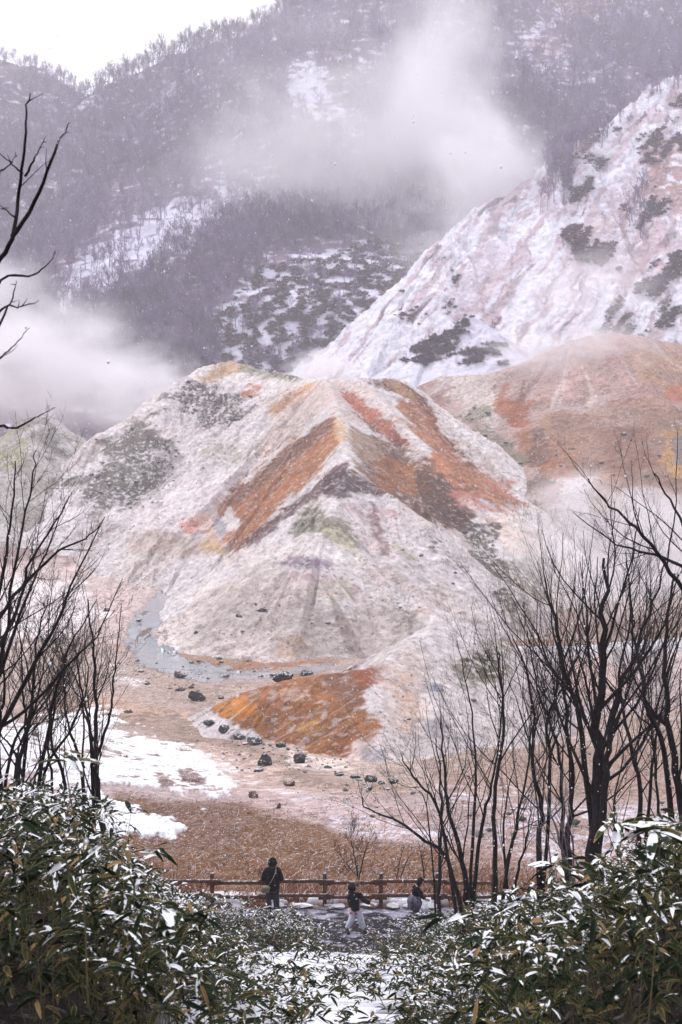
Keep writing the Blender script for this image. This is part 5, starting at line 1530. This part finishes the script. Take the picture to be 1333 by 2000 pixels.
# the wood on the mountain
def far_tree(seed, h):
    Rt = np.random.default_rng(seed); seg = []
    b = branch(Rt, [0, 0, -.4], [Rt.normal(0, .12), Rt.normal(0, .12), 1], h, .16, .05, .1, 6, .2)
    tr_ = [b]; cr = []
    limbs(Rt, b[0], b[1], 0, 3, cr, .62, .12, (25, 55), .3, .5, .03, .18)
    return tr_ + cr
def strips(paths, wmin):
    "each limb as a crossed-free flat ribbon chain turned at random"
    V, Fc, b0 = [], [], 0
    for p, r in paths:
        p = p[::2] if len(p) > 4 else p; r = r[::2] if len(r) > len(p) else r[:len(p)]
        d = p[-1] - p[0]; s = np.cross(d, Rg.normal(0, 1, 3)); s /= np.linalg.norm(s) + 1e-9
        w_ = np.maximum(r, wmin)
        for q_, k in zip(p, w_): V += [q_ - s * k, q_ + s * k]
        for i in range(len(p) - 1): Fc.append((b0 + 2 * i, b0 + 2 * i + 1, b0 + 2 * i + 3, b0 + 2 * i + 2))
        b0 += 2 * len(p)
    return np.array(V), np.array(Fc)
FT = [strips(far_tree(50 + i, 9.0), .045) for i in range(7)]
prob = np.where((fL == MOUNT) | (fL == FARM), 1.0, 0) * inview * vis_
kM = np.nonzero((fL == MOUNT) | (fL == FARM))[0]
msn = np.zeros(NV); msn[kM] = MSN; lw = np.zeros(NV); lw[kM] = lowp
prob = prob + .5 * ((fL == CLIFF) & (fD < 6) & (fU > 1060)) * inview * vis_
prob *= (1 - .85 * OPEN) * (1 - .55 * msn) * (1 - .93 * lw) * (.35 + .65 * smooth(-.4, .3, n1))
NT = 11000
c_ = scatter(prob, NT, 0)
Vs, Fs, Cs, b0 = [], [], [], 0
order = Rg.integers(0, len(FT), NT)
ang = Rg.uniform(0, 6.28, NT); sc_ = Rg.uniform(.55, 1.15, NT)
tone = Rg.uniform(.6, 1.4, NT)
for k in range(len(FT)):
    s = np.nonzero(order == k)[0]; V, Fc = FT[k]
    ca_, sa_ = np.cos(ang[s])[:, None], np.sin(ang[s])[:, None]; q_ = sc_[s][:, None]
    X = (V[:, 0] * ca_ - V[:, 1] * sa_) * q_ + fX[c_[s]][:, None] + Rg.normal(0, 1.2, len(s))[:, None]
    Y = (V[:, 0] * sa_ + V[:, 1] * ca_) * q_ + fY[c_[s]][:, None]
    Z_ = V[:, 2] * q_ + fZ[c_[s]][:, None]
    Vs.append(np.stack([X, Y, Z_], -1).reshape(-1, 3))
    Fs.append((Fc[None] + (b0 + np.arange(len(s)) * len(V))[:, None, None]).reshape(-1, 4))
    Cs.append(np.repeat(C_(124, 110, 138)[None] * tone[s][:, None], len(V), axis=0))  # twigs tinted lavender, part of the distance haze put into their colour
    b0 += len(V) * len(s)
V_ = np.concatenate(Vs); print('wood verts', len(V_))
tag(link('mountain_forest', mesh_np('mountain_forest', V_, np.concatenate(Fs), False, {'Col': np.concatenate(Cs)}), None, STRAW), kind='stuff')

# trees one can tell apart along the skyline
FBARK = mat('far_bark', (.09, .075, .09), .9, (3, .3))
SKY = []
for i in range(6):
    Rt = np.random.default_rng(150 + i)
    b = branch(Rt, [0, 0, -.6], [Rt.normal(0, .1), 0, 1], 10.5, .22, .05, .12, 7, .25); cr = []
    limbs(Rt, b[0], b[1], 0, 3, cr, .75, .10, (25, 58), .28, .55, .045, .16)
    me = tubes('bare_tree', [b] + cr, 5); me.materials.append(FBARK); SKY.append(me)
crest = [(u, v, Y) for u, v, Y in [(150,163,640),(230,128,640),(350,72,640),(450,50,640),(530,24,640),(600,-12,640)]]
for i in range(64):
    u = 152 + (598 - 152) * (i + Rg.uniform(-.4, .4)) / 63
    v = np.interp(u, [c[0] for c in crest], [c[1] for c in crest])
    o = link('bare_tree', SKY[Rg.integers(6)])
    a = P(u, v, 636 + Rg.uniform(-8, 3)); gz1 = ground(a.x, a.y)
    o.location = (a.x, a.y, gz1); s_ = Rg.uniform(.65, 1.15) * (1.25 if i % 9 == 4 else 1); o.scale = (s_, s_, s_); o.rotation_euler = (0, 0, Rg.uniform(0, 6.28))
    tag(o, 'bare tree standing out faintly against the sky on the ' + ('lower left end' if u < 290 else 'middle' if u < 450 else 'upper right end') + ' of the ridge', 'tree', 'bare trees along the mountain skyline')

# snow in the air
NF = 46000
fy = np.concatenate([4 + 66 * Rg.uniform(0, 1, NF) ** .55, Rg.uniform(1.6, 3.6, 26)])
nf_ = len(fy)
fx = Rg.uniform(-.36, .36, nf_) * fy; fzz = (Rg.uniform(-.52, .42, nf_)) * fy
rr = Rg.uniform(.0024, .0058, nf_) * np.where(fy > 15, 1.5, 1); rr[-26:] = Rg.uniform(.0025, .005, 26)
gzz = ground_n(fx, fy); k = (fzz > gzz + .1) & ((fy > 4) | (fzz < 0))
fx, fy, fzz, rr = fx[k], fy[k], fzz[k], rr[k]; nf_ = len(fx)
O = np.array([[1, 0, 0], [-1, 0, 0], [0, 1, 0], [0, -1, 0], [0, 0, 1.5], [0, 0, -1.5]], float)
OF = np.array([[0, 2, 4], [2, 1, 4], [1, 3, 4], [3, 0, 4], [2, 0, 5], [1, 2, 5], [3, 1, 5], [0, 3, 5]])
V_ = (O[None] * rr[:, None, None] * Rg.uniform(.7, 1.3, (nf_, 1, 3)) + np.stack([fx, fy, fzz], 1)[:, None]).reshape(-1, 3)
F_ = (OF[None] + (np.arange(nf_) * 6)[:, None, None]).reshape(-1, 3)
SNOWF = mat('snowflake', (.97, .97, .98), .6)
b_ = SNOWF.node_tree.nodes['Principled BSDF']; b_.inputs['Subsurface Weight'].default_value = 0
tag(link('falling_snow', mesh_np('falling_snow', V_, F_, True), None, SNOWF), kind='stuff')
STEAM = True
# ------------------------------------------------------------------ haze and steam
def vol_material(name, color, dens, scale=None, aniso=0.0, lo=.45, hi=.7, seed=0.0, shape=(1, 1, 1)):
    m = bpy.data.materials.new(name); m.use_nodes = True
    n = m.node_tree; n.nodes.clear(); L = n.links.new
    o = n.nodes.new('ShaderNodeOutputMaterial'); v = n.nodes.new('ShaderNodeVolumePrincipled')
    v.inputs['Color'].default_value = (*color, 1); v.inputs['Anisotropy'].default_value = aniso
    v.inputs['Density'].default_value = dens
    L(v.outputs[0], o.inputs['Volume'])
    if scale:
        tc = n.nodes.new('ShaderNodeTexCoord')
        ln = n.nodes.new('ShaderNodeVectorMath'); ln.operation = 'LENGTH'; L(tc.outputs['Object'], ln.inputs[0])
        fo = n.nodes.new('ShaderNodeMapRange'); fo.interpolation_type = 'SMOOTHSTEP'
        fo.inputs[1].default_value = 1.0; fo.inputs[2].default_value = 0.3; fo.inputs[3].default_value = 0; fo.inputs[4].default_value = 1
        L(ln.outputs['Value'], fo.inputs[0])
        mp = n.nodes.new('ShaderNodeMapping'); mp.inputs['Scale'].default_value = shape; mp.inputs['Location'].default_value = (seed, seed * .7, seed * 1.3)
        L(tc.outputs['Object'], mp.inputs[0])
        t = n.nodes.new('ShaderNodeTexNoise'); t.inputs['Scale'].default_value = scale; t.inputs['Detail'].default_value = 4
        t.inputs['Roughness'].default_value = .6; t.inputs['Distortion'].default_value = .4
        L(mp.outputs[0], t.inputs['Vector'])
        r = n.nodes.new('ShaderNodeMapRange'); r.inputs[1].default_value = lo; r.inputs[2].default_value = hi
        pass
        # billows: the noise pushes the cloud's edge in and out
        ns = n.nodes.new('ShaderNodeMath'); ns.operation = 'MULTIPLY_ADD'; L(t.outputs[0], ns.inputs[0]); ns.inputs[1].default_value = 5.2; ns.inputs[2].default_value = -2.75
        sm = n.nodes.new('ShaderNodeMath'); sm.operation = 'ADD'; L(fo.outputs[0], sm.inputs[0]); L(ns.outputs[0], sm.inputs[1])
        r.inputs[1].default_value = .18; r.inputs[2].default_value = 1.0; L(sm.outputs[0], r.inputs[0])
        a = n.nodes.new('ShaderNodeMath'); a.operation = 'MULTIPLY'; L(fo.outputs[0], a.inputs[0]); L(r.outputs[0], a.inputs[1])
        b = n.nodes.new('ShaderNodeMath'); b.operation = 'MULTIPLY'; L(a.outputs[0], b.inputs[0]); b.inputs[1].default_value = dens
        L(b.outputs[0], v.inputs['Density'])
    return m

hz = bpy.data.meshes.new('haze')
zlo, zhi = float(fZ.min()) - 1.0, max(float(fZ.max()), 330.0) + 12
X0, X1, Y0, Y1 = -1010, 1010, -1010, 1010
vb = [(x, y, z) for z in (zlo, zhi) for y in (Y0, Y1) for x in (X0, X1)]
hz.from_pydata(vb, [], [(0, 2, 3, 1), (4, 5, 7, 6), (0, 1, 5, 4), (2, 6, 7, 3), (0, 4, 6, 2), (1, 3, 7, 5)])
HAZE = vol_material('haze_air', (.935, .92, 1.0), .00064, aniso=.2)
tag(link('haze', hz, None, HAZE), kind='stuff')

def steam(u, v, Y, rx, ry, rz, dens, scale=1.6, lo=.42, hi=.68, seed=0., tilt=0., shape=(1, 1, 1)):
    bm = bmesh.new(); bmesh.ops.create_icosphere(bm, subdivisions=4, radius=1.0)
    me = bpy.data.meshes.new('steam'); bm.to_mesh(me); bm.free()
    o = link('steam', me, None, vol_material('steam_cloud', (1, .99, 1), dens * 1.9, scale, .0, lo, hi, seed, shape))
    o.location = P(u, v, Y); o.scale = (rx, ry, rz); o.rotation_euler = (0, tilt, 0)
    return tag(o, kind='stuff')
if STEAM:
    steam(60, 720, 305, 52, 26, 24, .055, 2.03, .40, .62, 3.1)
    steam(270, 770, 295, 26, 18, 17, .06, 2.16, .40, .62, 7.7)
    steam(-40, 590, 330, 32, 20, 20, .045, 2.16, .40, .65, 11.3)
    steam(960, 330, 402, 40, 20, 30, .042, 2.03, .42, .64, 5.2, math.radians(35))
    steam(860, 130, 440, 34, 20, 62, .026, 1.89, .40, .66, 9.4, math.radians(10))
    steam(720, 300, 450, 110, 30, 80, .026, 2.03, .40, .68, 2.2)
    steam(900, 470, 385, 40, 16, 24, .020, 2.43, .42, .68, 15.2)
    steam(1150, 560, 330, 32, 16, 18, .020, 2.43, .42, .68, 17.2)
    steam(1130, 700, 258, 28, 16, 12, .05, 2.43, .42, .68, 19.2)
    steam(625, 720, 262, 12, 10, 6, .10, 2.43, .40, .66, 21.2)
    steam(1230, 1090, 160, 24, 18, 13, .045, 2.16, .38, .62, 23.2)
    steam(1130, 980, 200, 11, 9, 9, .06, 2.43, .42, .68, 25.2)
    steam(170, 900, 262, 16, 12, 7, .07, 2.43, .42, .68, 27.2)
